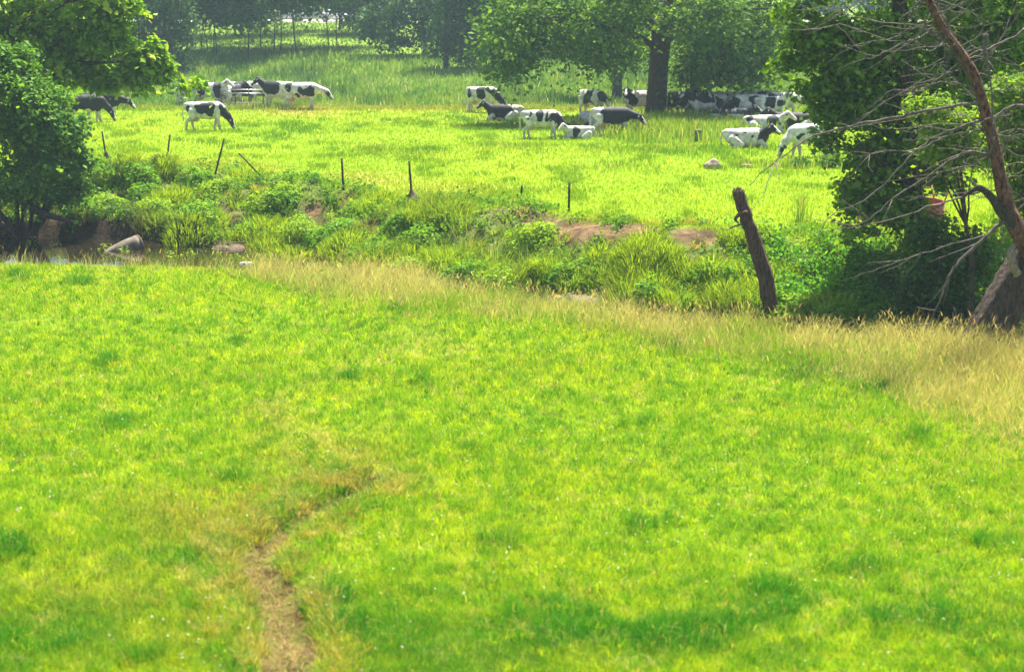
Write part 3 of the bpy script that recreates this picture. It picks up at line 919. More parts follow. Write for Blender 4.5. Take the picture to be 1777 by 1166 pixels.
def crown_pts(blobs, spray=.5, per=18, ntot=2000, droop=0.25, shell=.42):
    """leaf points in sprays spread through ellipsoids (centre, radii, weight)"""
    wt = np.array([b[2] for b in blobs], float); wt /= wt.sum()
    out, nrm, cid = [], [], []
    for b, w in zip(blobs, wt):
        m = max(int(ntot * w / per), 3)
        d = RNG.normal(size=(m, 3)); d /= np.linalg.norm(d, axis=1)[:, None]
        r = RNG.random(m) ** shell
        c = np.asarray(b[0]) + d * r[:, None] * np.asarray(b[1])
        q = np.repeat(c, per, 0) + RNG.normal(size=(m * per, 3)) * spray * np.array([1, 1, .55])
        off = q - np.repeat(c, per, 0)
        q[:, 2] -= droop * (off[:, 0] ** 2 + off[:, 1] ** 2) / max(spray, .05)
        sn = RNG.normal(size=(m, 3)) * .35 + d * .45 + np.array([0, 0, .75])
        out.append(q); nrm.append(np.repeat(sn, per, 0)); cid.append(np.repeat(RNG.random(m), per))
    return np.concatenate(out), np.concatenate(nrm), np.concatenate(cid)


def add_crown(root, base, blobs, ntot, size, dark, light, mat=None, spray=.5, per=18, droop=.25, name='crown', shell=.42, tip=None, tipamt=.0):
    p, d, cid = crown_pts(blobs, spray, per, ntot, droop, shell)
    ok = p[:, 2] > ground(p[:, 0], p[:, 1]) + .05
    p, d, cid = p[ok], d[ok], cid[ok]
    n = len(p)
    t = np.clip(.65 * cid + .35 * RNG.random(n), 0, 1)
    col = mixcol(dark, light, t) * rnd(n, .75, 1.2)[:, None]
    if tip is not None:
        k = cid < tipamt; col[k] = mixcol(light, tip, RNG.random(k.sum()))
    V, T, C = leafcards(p, size * np.exp(RNG.normal(size=n) * .3), col, d, .66, .42)
    return mesh_obj(name, V, T, mat or M_LEAF, C, root, base)


def wiggle(a, b, n=6, amp=.1):
    a, b = np.asarray(a, float), np.asarray(b, float)
    L = np.linalg.norm(b - a)
    t = np.linspace(0, 1, n)[:, None]
    p = a + (b - a) * t
    j = np.cumsum(RNG.normal(size=(n, 3)), 0) * amp * L / n
    return p + j * np.minimum(t * 3, 1)


# --- the big shade tree in the pasture
b = at(1139, 206); D = b[1]
rt = empty('shade_tree', b, 'huge spreading shade tree with thick trunk in the middle of the herd', 'tree')
g = G()
trunk = smooth_path([b + [0, 0, -.2], P(1139, 190, D), P(1140, 160, D), P(1143, 110, D), P(1147, 70, D), P(1150, 40, D)], 4)
g.tube(trunk, [.85, .60, .54, .52, .55, .60], 14, jit=.05)
fork = P(1146, 62, D)
limbs = [([fork, P(1120, 30, D - .5), P(1098, -5, D - 1), P(1060, -70, D - 1.5), P(1000, -150, D - 1)], [.34, .30, .24, .16, .06]),
         ([fork, P(1160, 20, D + .5), P(1175, -60, D + 1), P(1190, -180, D + 1)], [.42, .36, .26, .08]),
         ([P(1148, 75, D), P(1200, 45, D - 1), P(1260, 20, D - 2.2), P(1340, 15, D - 3)], [.22, .17, .11, .04]),
         ([P(1147, 90, D), P(1100, 60, D - 1.5), P(1040, 45, D - 3), P(960, 30, D - 4), P(900, 50, D - 4.2)], [.2, .15, .12, .07, .03]),
         ([P(1149, 45, D), P(1210, -30, D + 2.5), P(1290, -80, D + 4)], [.25, .16, .05])]
for p, r in limbs: g.tube(smooth_path(p, 4), r, 9, jit=.05)
g.build('trunk', M_BARK, rt, b, True)
bl = []
for (cu, cv, du, dv, dd, w) in [(905, 60, 85, 62, -3.5, 1.0), (880, 105, 45, 28, -4, .35), (900, 20, 80, 60, -2, .8), (1000, 30, 90, 55, -3, 1.1), (1045, 80, 45, 36, -2.5, .5), (1085, 50, 40, 60, 3.5, .5), (1030, 0, 80, 60, 3, .7),
                                (1090, -30, 60, 40, -4, .4), (1232, 20, 60, 60, -3.5, 1.0), (1098, 28, 34, 20, -3.5, .2), (1178, 30, 30, 26, -3, .2), (1130, 8, 30, 14, -4, .12), (1222, 85, 40, 56, -1.5, .9), (1240, 70, 70, 64, 1.5, 1.1), (1290, 60, 70, 76, -1, 1.1), (1270, 92, 60, 36, -1.0, .9), (1310, 112, 36, 28, -.6, .45), (1290, 110, 40, 28, 3.0, .5),
                                (1330, 30, 55, 80, 1, .8), (1195, 70, 40, 50, 4, .5), (950, -40, 140, 70, 0, .5), (1080, -90, 170, 80, 0, .35), (1230, -80, 160, 80, 0, .25), (1345, -30, 70, 70, 0, .25), (1130, -180, 190, 90, 0, .3), (1190, 120, 25, 25, -1, .25)]:
    s = D / F_PX
    bl.append((P(cu, cv, D + dd), np.array([du * s, (du * .7 * s + .8), dv * s]), w))
add_crown(rt, b, bl, 33000, .25, np.array([.035, .10, .012]), np.array([.115, .235, .015]), spray=.33, per=18, droop=.5, tip=np.array([.22, .34, .03]), tipamt=.12)


def simple_tree(name, b, label, cat, H, trunk_r, blobs, nleaf, size, dark, light, group=None, mat=None, spray=.6, lean=0.0, bark=None, topz=None, per=14):
    rt = empty(name, b, label, cat, group)
    g = G()
    top = np.asarray(b) + np.array([lean, 0, H])
    path = wiggle(np.asarray(b) + [0, 0, -.2], top, 7, .08)
    g.tube(path, [trunk_r * 1.25, trunk_r, trunk_r * .85, trunk_r * .5, .03], 8, jit=.05)
    for (c, r, w) in blobs[:6]:
        k = RNG.integers(2, 5)
        g.tube(wiggle(path[k], np.asarray(c), 5, .12), [trunk_r * .45, trunk_r * .3, .02], 6)
    g.build('trunk', bark or M_DISTBARK, rt, b, True)
    add_crown(rt, b, blobs, nleaf, size, np.asarray(dark), np.asarray(light), mat or M_FARLEAF, spray, per)
    return rt


def blob_px(lst, D):
    s = D / F_PX
    return [(P(q[0], q[1], D + (q[4] if len(q) > 4 else 0)), np.array([q[2] * s, max(q[2] * .75 * s, .4), q[3] * s]), q[5] if len(q) > 5 else q[2] * q[3] / 2000.0) for q in lst]


# second pasture tree just behind, seen left of the big trunk
b = at(1071, 178)
simple_tree('pasture_tree', b, 'grey trunked tree behind the shade tree, left of its trunk', 'tree', 9, .32,
            blob_px([(1030, 80, 45, 30, -2), (1090, 70, 50, 40, 1), (1060, 20, 70, 50, 0), (1000, 40, 50, 40, 1), (1110, 100, 25, 22, 1), (1120, 0, 70, 60, 2), (1060, -70, 90, 70), (1035, 105, 22, 12, -1)], b[1]),
            9000, .24, (.035, .10, .02), (.085, .19, .025), spray=.5)
b = at(1205, 172)
simple_tree('pasture_tree', b, 'dark tree behind the shade tree, right of its trunk', 'tree', 10, .28,
            blob_px([(1190, 60, 60, 60), (1250, 80, 60, 46), (1310, 95, 50, 46, 2), (1330, 60, 50, 50, 3), (1220, 10, 80, 60), (1255, -60, 120, 70, 0, 1.0)], b[1]),
            8000, .26, (.03, .085, .02), (.07, .16, .025), spray=.5)

# --- left: spreading tree with lime young leaves, and the round dark bush in front of it
b = at(-60, 300) ; D = 72.0
b = np.array([P(-60, 300, D)[0], D, 0]); b[2] = ground(b[0], b[1])
rt = empty('bank_tree', b, 'leafy tree at the left edge with sunlit lime leaf tips', 'tree')
g = G()
g.tube(smooth_path([b + [0, 0, -.3], P(-55, 200, D), P(-40, 100, D), P(-20, 0, D), P(0, -120, D)], 4), [.5, .4, .36, .3, .15], 10, jit=.05)
for p, r in [([P(-35, 90, D), P(60, 30, D - .5), P(125, 2, D - .7), P(200, -30, D - 1)], [.2, .13, .1, .05]), ([P(-40, 120, D), P(60, 100, D), P(150, 110, D - .5), P(240, 105, D - .6)], [.18, .12, .07, .03]), ([P(-30, 60, D), P(60, 60, D + 1), P(170, 70, D + 1)], [.15, .1, .03])]:
    g.tube(smooth_path(p, 4), r, 8)
g.build('trunk', M_BARK, rt, b, True)
bl = blob_px([(250, 100, 42, 34, -.8, .9), (270, 115, 26, 26, -.8, .45), (230, 130, 40, 20, -.5, .6), (190, 132, 50, 18, 0, .5), (170, 60, 50, 36, -.6, .9), (200, 40, 22, 20, -.8, .25), (120, 108, 60, 38, 0, 1.1), (80, 40, 90, 50, 0, 1.5), (170, 15, 60, 30, -.6, .7),
              (225, 8, 20, 14, -.6, .15), (20, 90, 80, 80, .5, 1.2), (60, 150, 60, 30, .5, .6), (100, -60, 130, 60, 0, 1.2), (-60, 40, 100, 120, 0, 1.2), (-40, -100, 150, 90, 0, 1), (320, 148, 9, 7, -.8, .05), (343, 141, 10, 7, -.8, .05)], D)
add_crown(rt, b, bl, 21000, .25, np.array([.06, .18, .010]), np.array([.21, .38, .014]), spray=.20, per=15, droop=.3, tip=np.array([.38, .50, .035]), tipamt=.34)

D = 63.5
b = np.array([P(40, 380, D)[0], D, 0]); b[2] = ground(b[0], b[1])
rt = empty('bank_bush', b, 'big rounded dark green bush overhanging the creek at the left edge', 'bush')
g = G()
for q in [(60, 330), (10, 300), (100, 300), (40, 230), (-30, 250), (130, 280), (-60, 330)]:
    g.tube(wiggle(b + [0, 0, -.2], P(q[0], q[1], D + RNG.normal() * .5), 6, .12), [.13, .08, .03], 7)
g.tube(smooth_path([P(50, 352, D - .5), P(70, 370, D - 1), P(100, 378, D - 1.3), P(125, 385, D - 1.6)], 4), [.16, .13, .1, .06], 8)
g.build('trunk', M_BARK, rt, b, True)
lob = []
for _ in range(120):
    vv = rnd(1, 78, 345)[0]
    edge = np.interp(vv, [70, 100, 130, 180, 230, 270, 310, 345], [15, 45, 62, 118, 140, 150, 138, 125])
    uu = edge - 6 + RNG.normal() * 7 - abs(RNG.normal()) * 75
    if uu < -110: continue
    ru = rnd(1, 16, 34)[0]
    lob.append((uu, vv, ru, ru * rnd(1, .4, .65)[0], rnd(1, -1.6, .6)[0] * (1 if uu < edge - 50 else .4), ru * ru / 800))
bl = blob_px(lob + [(0, 230, 70, 100, .3, 1.2), (60, 260, 50, 60, .3, .7), (-70, 260, 70, 90, .3, .8)], D)
add_crown(rt, b, bl, 31000, .165, np.array([.03, .12, .016]), np.array([.18, .35, .04]), spray=.22, per=16, droop=.3)

# --- right: the ivy-dark tree on the far side of the creek
D = 50.0
b = at(1600, 470)
b = np.array([P(1590, 470, D)[0], D, 0]); b[2] = ground(b[0], b[1])
rt = empty('dark_tree', b, 'dense dark tree with sunlit left edge behind the leaning dead limbs', 'tree')
g = G()
g.tube(smooth_path([b + [0, 0, -.3], P(1585, 350, D), P(1575, 250, D), P(1570, 120, D), P(1560, -20, D), P(1550, -160, D)], 4), [.34, .28, .25, .22, .18, .08], 10, jit=.06)
for q in [(1500, 100), (1450, 60), (1420, 120), (1480, 220), (1510, 300), (1620, 150), (1650, 260), (1480, 10), (1700, 100)]:
    g.tube(wiggle(P(1575, min(q[1] + 90, 320), D), P(q[0], q[1], D + RNG.normal() * .8), 6, .1), [.09, .05, .015], 6)
g.build('trunk', M_BARK, rt, b, True)
bl = blob_px([(1440, 50, 60, 40, -.3, .8), (1390, 95, 36, 22, -.3, .28), (1360, 105, 22, 10, -.3, .10), (1375, 15, 30, 16, -.3, .18), (1380, 60, 24, 14, -.3, .12), (1480, 110, 70, 50, 0, 1.1), (1420, 150, 36, 22, -.2, .35), (1470, 180, 60, 40, 0, .9), (1540, 60, 70, 70, 0, 1.4), (1540, 170, 80, 70, .3, 1.5),
              (1530, 260, 60, 60, 0, 1.1), (1500, 320, 36, 50, -.3, .6), (1550, 350, 60, 40, 0, .9), (1480, 345, 25, 40, -.3, .3), (1610, 250, 70, 80, .8, 1.3), (1620, 120, 80, 90, 1.0, 1.5), (1610, 20, 100, 60, .6, 1.4), (1700, 60, 100, 90, 1.5, 1.3), (1720, 200, 90, 90, 2, 1.1), (1590, 390, 40, 30, 0, .35), (1490, 400, 26, 18, -.4, .16), (1440, 240, 30, 16, -.4, .16), (1560, -70, 180, 70, 0, 1.6), (1440, -40, 80, 50, 0, .7), (1700, -90, 150, 80, 0, 1.2), (1720, 20, 60, 40, 2, .8), (1770, 70, 60, 60, 2.5, .9), (1760, 10, 50, 40, 2.2, .7), (1690, 110, 50, 50, 2, .6)], D)
boughs = []
for (c, r_, w) in bl:
    n_ = max(int(r_[0] * r_[2] * 2.2), 1)
    for _ in range(n_):
        o3 = RNG.normal(size=3) * .55
        k = rnd(1, .32, .6)[0] if n_ > 1 else 1.0
        boughs.append((c + o3 * r_ * (1 if n_ > 1 else 0), r_ * np.array([k, k, k * .6]), w / n_))
bl = boughs + [(c, r_ * .85, w * .55) for (c, r_, w) in bl if r_[0] > .8]
add_crown(rt, b, bl, 56000, .165, np.array([.035, .095, .010]), np.array([.17, .33, .018]), spray=.20, per=14, droop=.3, tip=np.array([.26, .40, .025]), tipamt=.22, shell=.38)

# low dark growth on the bank under it
D = 45.5
b = np.array([P(1600, 545, D)[0], D, 0]); b[2] = ground(b[0], b[1])
rt = empty('bank_shrub', b, 'dark leafy shrub beside the foot of the leaning tree', 'shrub')
g = G()
for q in [(1580, 480), (1620, 470), (1650, 500), (1680, 450), (1560, 520), (1640, 430)]:
    g.tube(wiggle(b + [0, 0, -.1], P(q[0], q[1], D + RNG.normal() * .3), 5, .1), [.05, .03, .01], 6)
g.build('stem', M_BARK, rt, b, True)
bl = blob_px([(1600, 500, 50, 50, 0, 1.0), (1640, 460, 50, 50, .3, 1.0), (1560, 560, 50, 26, -.2, .6), (1660, 540, 50, 40, 0, .8), (1620, 400, 40, 36, .6, .4), (1690, 430, 40, 50, .6, .5), (1540, 470, 36, 30, .4, .3)], D)
add_crown(rt, b, bl, 12000, .115, np.array([.022, .07, .012]), np.array([.075, .17, .02]), spray=.18, per=14, name='foliage')

# lime sapling seen through the dead limbs, and the light foliage at the right edge
D = 43.0
for (pts, base_px, lab, n) in [([(1645, 210, 48, 28, 0, .9), (1660, 245, 46, 26, .1, .8), (1595, 178, 18, 14, 0, .18), (1630, 175, 16, 12, 0, .15), (1690, 262, 34, 22, 0, .5), (1620, 262, 20, 14, 0, .2)], (1690, 540), 'young tree with lime leaves showing between the bare limbs', 5200),
                               ([(1765, 190, 42, 60, 0, 1), (1790, 280, 50, 70, .2, 1.2), (1745, 150, 26, 22, 0, .3), (1770, 350, 30, 50, .4, .6), (1740, 250, 14, 30, .3, .2), (1840, 160, 60, 90, 0, 1)], (1800, 540), 'pale green young tree at the right edge behind the leaning trunk', 7500)]:
    b = np.array([P(base_px[0], base_px[1], D)[0], D, 0]); b[2] = ground(b[0], b[1])
    rt = empty('young_tree', b, lab, 'tree')
    g = G()
    top = P(pts[0][0], pts[0][1] - 30, D)
    path = wiggle(b + [0, 0, -.1], top, 8, .06)
    g.tube(path, [.07, .05, .02], 6)
    for q in pts: g.tube(wiggle(path[4], P(q[0], q[1], D), 5, .1), [.03, .02, .008], 5)
    g.build('trunk', M_BARK, rt, b, True)
    add_crown(rt, b, blob_px(pts, D), n, .12, np.array([.10, .22, .012]), np.array([.26, .40, .03]), spray=.17, per=12)
    D += .6

# --- the leaning tree with bare dead limbs in front
D = 38.6
b = at(1712, 612); D = b[1]
rt = empty('leaning_tree', b, 'leaning thick trunked tree with bare dead branches at the right edge', 'tree')
g = G()
g.tube(smooth_path([b + [-.12, 0, -.35], P(1702, 602, D), P(1730, 548, D), P(1759, 495, D + .1), P(1784, 450, D + .2), P(1822, 370, D + .2), P(1880, 220, D + .3), P(1925, 20, D + .4), P(1945, -160, D + .5), P(1990, -300, D + .3)], 9), [.54, .45, .43, .41, .38, .30, .22, .13, .03], 34, jit=.03, ridge=.09)
for k in range(4):
    a = -2.9 + k * .8
    q = b + np.array([math.cos(a) * .35, math.sin(a) * .3, .2])
    g.tube(smooth_path([q, q + [math.cos(a) * .25, math.sin(a) * .25, -.12], q + [math.cos(a) * .5, math.sin(a) * .5, -.36]], 4), [.16, .11, .05], 9, jit=.1)
g.build('trunk', mat_rough('furrowed_bark', (.028, .018, .012), (.125, .085, .058), scale=5, stretch=(4, 4, .7), bump=1.0, dist=.1), rt, b, True)
g = G()
stem = smooth_path([P(1800, 455, D - .2), P(1774, 410, D - .3), P(1752, 370, D - .25), P(1738, 320, D - .3), P(1727, 260, D - .3), P(1712, 200, D - .3), P(1690, 130, D - .3), P(1662, 85, D - .3), P(1640, 55, D - .3), P(1612, 0, D - .3), P(1590, -60, D - .3)], 5)
g.tube(stem, [.23, .205, .18, .155, .135, .125, .115, .105, .095, .08, .05], 18, jit=.08, ridge=.12)
g.build('stem', M_BARKRED, rt, b, True)
g = G()
g.tube(smooth_path([P(1766, 478, D - .42), P(1756, 456, D - .46), P(1755, 436, D - .46), P(1762, 424, D - .42)], 4), [.08, .10, .075, .02], 12, jit=.3)
g.build('broken_stub', mat_rough('torn_wood', (.10, .07, .05), (.40, .32, .24), scale=14, stretch=(4, 4, .8), bump=.8), rt, b)
g = G()
g.tube(smooth_path([P(1765, 400, D - .3), P(1740, 372, D - .45), P(1722, 345, D - .5), P(1704, 328, D - .5), P(1690, 330, D - .5), P(1670, 342, D - .5)], 4), [.13, .11, .09, .07, .05, .03], 8, jit=.08)
g.build('limb', M_BARK, rt, b, True)
DEAD = [([(1722, 245), (1700, 180), (1692, 180), (1640, 187), (1580, 198), (1505, 213), (1442, 228), (1400, 243), (1364, 268), (1330, 292), (1300, 322)], .05, 0),
        ([(1712, 208), (1700, 210), (1640, 231), (1595, 258), (1550, 303), (1500, 348), (1442, 375), (1410, 425)], .042, 0),
        ([(1720, 270), (1709, 267), (1670, 267), (1610, 306), (1550, 345), (1499, 387), (1450, 390)], .042, 0),
        ([(1655, 78), (1619, 57), (1590, 68), (1559, 78), (1526, 96), (1499, 104), (1470, 112)], .034, 0),
        ([(1777, 52), (1757, 66), (1710, 88), (1694, 90), (1664, 111), (1628, 138), (1595, 159), (1550, 156), (1530, 170), (1505, 190)], .036, 0),
        ([(1740, 385), (1730, 393), (1694, 426), (1665, 455), (1646, 480), (1637, 507), (1620, 545), (1607, 573)], .055, 0),
        ([(1704, 332), (1660, 345), (1610, 360), (1560, 378), (1500, 392), (1440, 400)], .03, 0),
        ([(1716, 225), (1690, 228), (1640, 238), (1585, 262), (1530, 262), (1480, 275)], .03, 0),
        ([(1708, 165), (1670, 148), (1640, 142), (1610, 150), (1580, 165)], .03, 0),
        ([(1712, 300), (1690, 288), (1640, 298), (1590, 322)], .025, 0),
        ([(1730, 402), (1680, 418), (1600, 440), (1530, 465), (1450, 490)], .02, 0),
        ([(1800, 200), (1770, 183), (1745, 190), (1725, 215), (1718, 250)], .045, 0),
        ([(1712, 60), (1710, 90), (1716, 120), (1720, 150), (1727, 260)], .06, 0)]
for pts, r, _ in DEAD:
    g = G()
    off = RNG.normal() * .25
    k = len(pts)
    q = smooth_path([P(uu, vv, D - .3 + off * i / k - .04 * i) for i, (uu, vv) in enumerate(pts)], 5)
    q += RNG.normal(size=q.shape) * .012
    r *= .82
    g.tube(q, [r, r * .8, r * .6, r * .4, r * .16], 7, jit=.1)
    for _ in range(5):
        i = RNG.integers(len(q) // 4, len(q) - 1)
        dr = (q[min(i + 1, len(q) - 1)] - q[i - 1]); dr /= np.linalg.norm(dr)
        dr = dr + RNG.normal(size=3) * .55
        L = rnd(1, .25, .9)[0]
        g.tube(wiggle(q[i], q[i] + dr * L, 5, .15), [r * .3, .004], 4)
    g.build('dead_branch', M_TWIG, rt, b, True)
g = G()
for _ in range(95):                                     # fine dead twigs growing from the stem
    a = stem[RNG.integers(10, len(stem) - 2)] + RNG.normal(size=3) * .03
    dr = np.array([RNG.normal() * .6 + (.25 if RNG.random() < .55 else -.35), RNG.normal() * .35 - .05, RNG.normal() * .55 + .15])
    q = wiggle(a, a + dr * rnd(1, .8, 2.2)[0], 9, .22)
    g.tube(q, [.014, .009, .004], 4)
    for k in range(3):
        c = q[RNG.integers(2, 8)]
        g.tube(wiggle(c, c + (dr * .5 + RNG.normal(size=3) * .3) * rnd(1, .3, .9)[0], 6, .25), [.007, .003], 4)
g.build('twigs', M_TWIG, rt, b, True)
g = G()
for _ in range(40):
    a = rnd(1, 0, 6.28)[0]
    q = b + np.array([math.cos(a) * .75, -abs(math.sin(a)) * .6, .1])
    g.tube(wiggle(q, q + np.array([RNG.normal() * .25, RNG.normal() * .15, rnd(1, .3, .9)[0]]), 5, .2), [.01, .005], 4)
g.build('dead_stalks', M_TWIG, rt, b, True)

# --- the broken snag standing in the creek edge
b = at(1340, 546); D = b[1]
top = P(1279, 326, D)
rt = empty('dead_snag', b, 'broken leaning dead tree trunk standing bare at the creek edge', 'dead tree')
g = G()
path = smooth_path([b + [.05, 0, -.3], P(1336, 520, D), P(1325, 470, D), P(1309, 420, D), P(1294, 375, D), P(1281, 331, D)], 6)
path += RNG.normal(size=path.shape) * .012
g.tube(path, [.22, .205, .20, .195, .175, .16, .15], 22, jit=.05, ridge=.10)
a = np.linspace(0, 6.28, 11)[:-1]
for k in a:     # jagged broken top
    q = path[-1] + np.array([math.cos(k) * .10, math.sin(k) * .10, -.08])
    g.tube([q, q + np.array([RNG.normal() * .02 - .02, 0, rnd(1, .08, .17)[0]])], [.05, .016], 5)
g.build('trunk', M_SNAG, rt, b, False)
g = G()
g.tube(smooth_path([P(1296, 368, D - .2), P(1285, 372, D - .3), P(1276, 380, D - .4), P(1282, 388, D - .4)], 4), [.07, .06, .045, .015], 7, jit=.2)
g.build('burl', M_SNAG, rt, b, False)
g = G()
g.tube(smooth_path([P(1290, 388, D - .15), P(1272, 394, D - .3), P(1262, 399, D - .4), P(1250, 396, D - .5)], 4), [.03, .02, .012, .008], 6)
g.build('branch', M_TWIG, rt, b, True)

# --- far hill trees
HILLT = [(341, 60, 1.2), (350, 86, 1.1), (363, 99, 1.0), (371, 97, .9), (376, 99, 1.0), (409, 64, 2.6), (431, 108, 1.3), (453, 83, 2.0), (476, 88, 1.1), (481, 60, 1.9), (487, 88, 1.5), (514, 92, 2.6), (570, 84, 1.6), (585, 79, 1.4), (590, 52, 3.2)]
LABW = ['thin', 'slender', 'slim', 'leaning thin', 'spindly', 'stout', 'lanky', 'straight', 'wispy', 'sturdy', 'upright', 'bluish broad', 'plain', 'narrow', 'thick dark']
WHERE = ['leftmost of the far hill trees', 'second from left among the hill saplings', 'slanting in the cluster of hill saplings', 'third stem in the cluster of hill saplings', 'last stem in the cluster of hill saplings', 'below the pale road gap on the hill', 'standing lowest on the hill left of the parked cars', 'thickest of those left of the parked pickup', 'left one of the pair below the pickup nose', 'high on the hill left of the white canopy', 'right one of the pair below the white canopy', 'directly below the silver pickup', 'left one of the pair right of the pickup', 'right one of the pair right of the pickup', 'on the hill crest right of the parked pickup']
for (uu, vv, th), lw, wh in zip(HILLT, LABW, WHERE):
    b = at(uu, vv); D = b[1]
    hgt = rnd(1, 8, 11)[0]
    R = rnd(1, 2.2, 3.4)[0] * (1.3 if th > 1.8 else 1)
    up = 1.1 if 465 < uu < 589 else 0.0
    bl = []
    for _ in range(9):
        zz = rnd(1, 4.3, hgt)[0] + up
        bl.append((b + np.array([RNG.normal() * R * .5, RNG.normal() * R * .5, zz]), np.array([R * .62, R * .62, R * .42]), 1))
    for _ in range(4):
        bl.append((b + np.array([RNG.normal() * R * .7, RNG.normal() * R * .5, rnd(1, 3.5, 4.6)[0] + up]), np.array([R * .5, R * .5, R * .26]), .5))
    for _ in range(6):  # unseen upper leaf clumps, added to dapple the slope with shade
        bl.append((b + np.array([RNG.normal() * 3, RNG.normal() * 5, rnd(1, 6.5, 11)[0]]), np.array([R * .7, R * .8, R * .4]), .9))
    simple_tree('hill_tree', b, f'{lw} trunked tree, {wh}', 'tree', hgt * .9, max(th * D / F_PX * .55, .055), bl, 5600, .34, (.045, .11, .03), (.10, .20, .04), 'trees on the far hill', lean=RNG.normal() * .3 if uu != 363 else -.9, spray=.6)
for (uu, vv, th, pts, lab) in [
        (737, 97, 3.5, [(700, 40, 60, 34), (770, 45, 50, 30), (680, 70, 36, 14), (740, 10, 80, 40), (650, 30, 40, 30), (790, 70, 36, 16), (720, 66, 40, 12), (650, 60, 26, 18), (740, -50, 110, 50)], 'broad tree with visible trunk in the middle of the far hill'),
        (774, 122, 4.5, [(780, 70, 36, 24), (820, 60, 40, 40), (790, 30, 50, 40), (840, 20, 50, 50), (760, 84, 24, 10), (810, 100, 24, 14), (800, -50, 80, 50)], 'dark broad tree at the foot of the hill beside the shade tree'),
        (300, 128, 4.0, [(285, 60, 50, 40), (250, 40, 40, 40), (310, 100, 30, 26), (295, 125, 34, 14), (260, 90, 46, 40), (320, 50, 30, 26), (280, 10, 60, 34), (225, 80, 40, 50), (270, -50, 90, 50)], 'bluish green bushy tree on the hill behind the left bank tree'),
        (860, 90, 4.0, [(880, 50, 50, 40), (850, 10, 50, 40), (920, 70, 50, 30), (900, 0, 60, 40), (880, -60, 90, 50)], 'dark hill tree behind the left side of the shade tree'),
        (635, 58, 4.0, [(620, 20, 36, 22), (660, 10, 40, 30), (600, 0, 40, 22), (640, 40, 26, 10), (630, -50, 70, 50)], 'yellow green leafy tree on the hill crest right of the cars'),
        (1000, 100, 4.0, [(980, 60, 60, 40), (1030, 60, 50, 40), (1000, 10, 70, 50), (1060, 20, 60, 50), (950, 30, 50, 40), (1000, -60, 100, 50)], 'far hill tree seen under the middle of the shade tree')]:
    b = at(uu, vv); D = b[1]
    lt = (.12, .22, .03) if 'yellow' in lab else (.075, .165, .035)
    simple_tree('hill_tree', b, lab, 'tree', 9, th * D / F_PX, blob_px(pts, D), 9000, .32, (.035, .09, .024), lt, 'trees on the far hill', spray=.5)

# wood behind the road
k = 0
for i in range(26):
    xx = -66 + i * 5.2 + RNG.normal() * 1.2
    yy = 246 + RNG.random() * 22
    b = np.array([xx, yy, ground(xx, yy)])
    R = rnd(1, 3.0, 4.6)[0]
    bl = [(b + np.array([RNG.normal() * R * .5, RNG.normal() * R * .5, rnd(1, .8, 9)[0]]), np.array([R * .75, R * .75, R * .5]), 1) for _ in range(11)]
    simple_tree('wood_tree', b, 'dark leafy tree in the wood behind the hilltop road', 'tree', 8, .2, bl, 3400, .5, (.03, .08, .025), (.06, .14, .035), 'trees in the wood behind the road', spray=.8)

# ------------------------------------------------------------------ small bushes
for (cu, cv, R, H, D0, lab, dk, lt) in [(286, 288, .36, .5, 0, 'small dark bush around the foot of a tilted metal post', (.05, .07, .02), (.13, .14, .05)),
                                        (1385, 292, .3, .35, 0, 'low dark green bush below the grazing cow at the right', (.03, .10, .015), (.08, .2, .02)),
                                        (1440, 292, .5, .45, 0, 'low leafy bush at the pasture edge by the dark tree', (.04, .12, .015), (.12, .26, .02))]:
    b = at(cu, cv)
    rt = empty('bush', b, lab, 'bush')
    g = G()
    for _ in range(9):
        g.tube(wiggle(b, b + np.array([RNG.normal() * R * .7, RNG.normal() * R * .5, H * rnd(1, .6, 1.1)[0]]), 5, .15), [.018, .006], 5)
    g.build('stem', M_BARK, rt, b)
    bl = [(b + np.array([RNG.normal() * R * .4, RNG.normal() * R * .4, H * rnd(1, .3, .9)[0]]), np.array([R * .6, R * .6, H * .35]), 1) for _ in range(6)]
    add_crown(rt, b, bl, 900, .09, np.array(dk), np.array(lt), spray=.08, per=10, name='foliage')

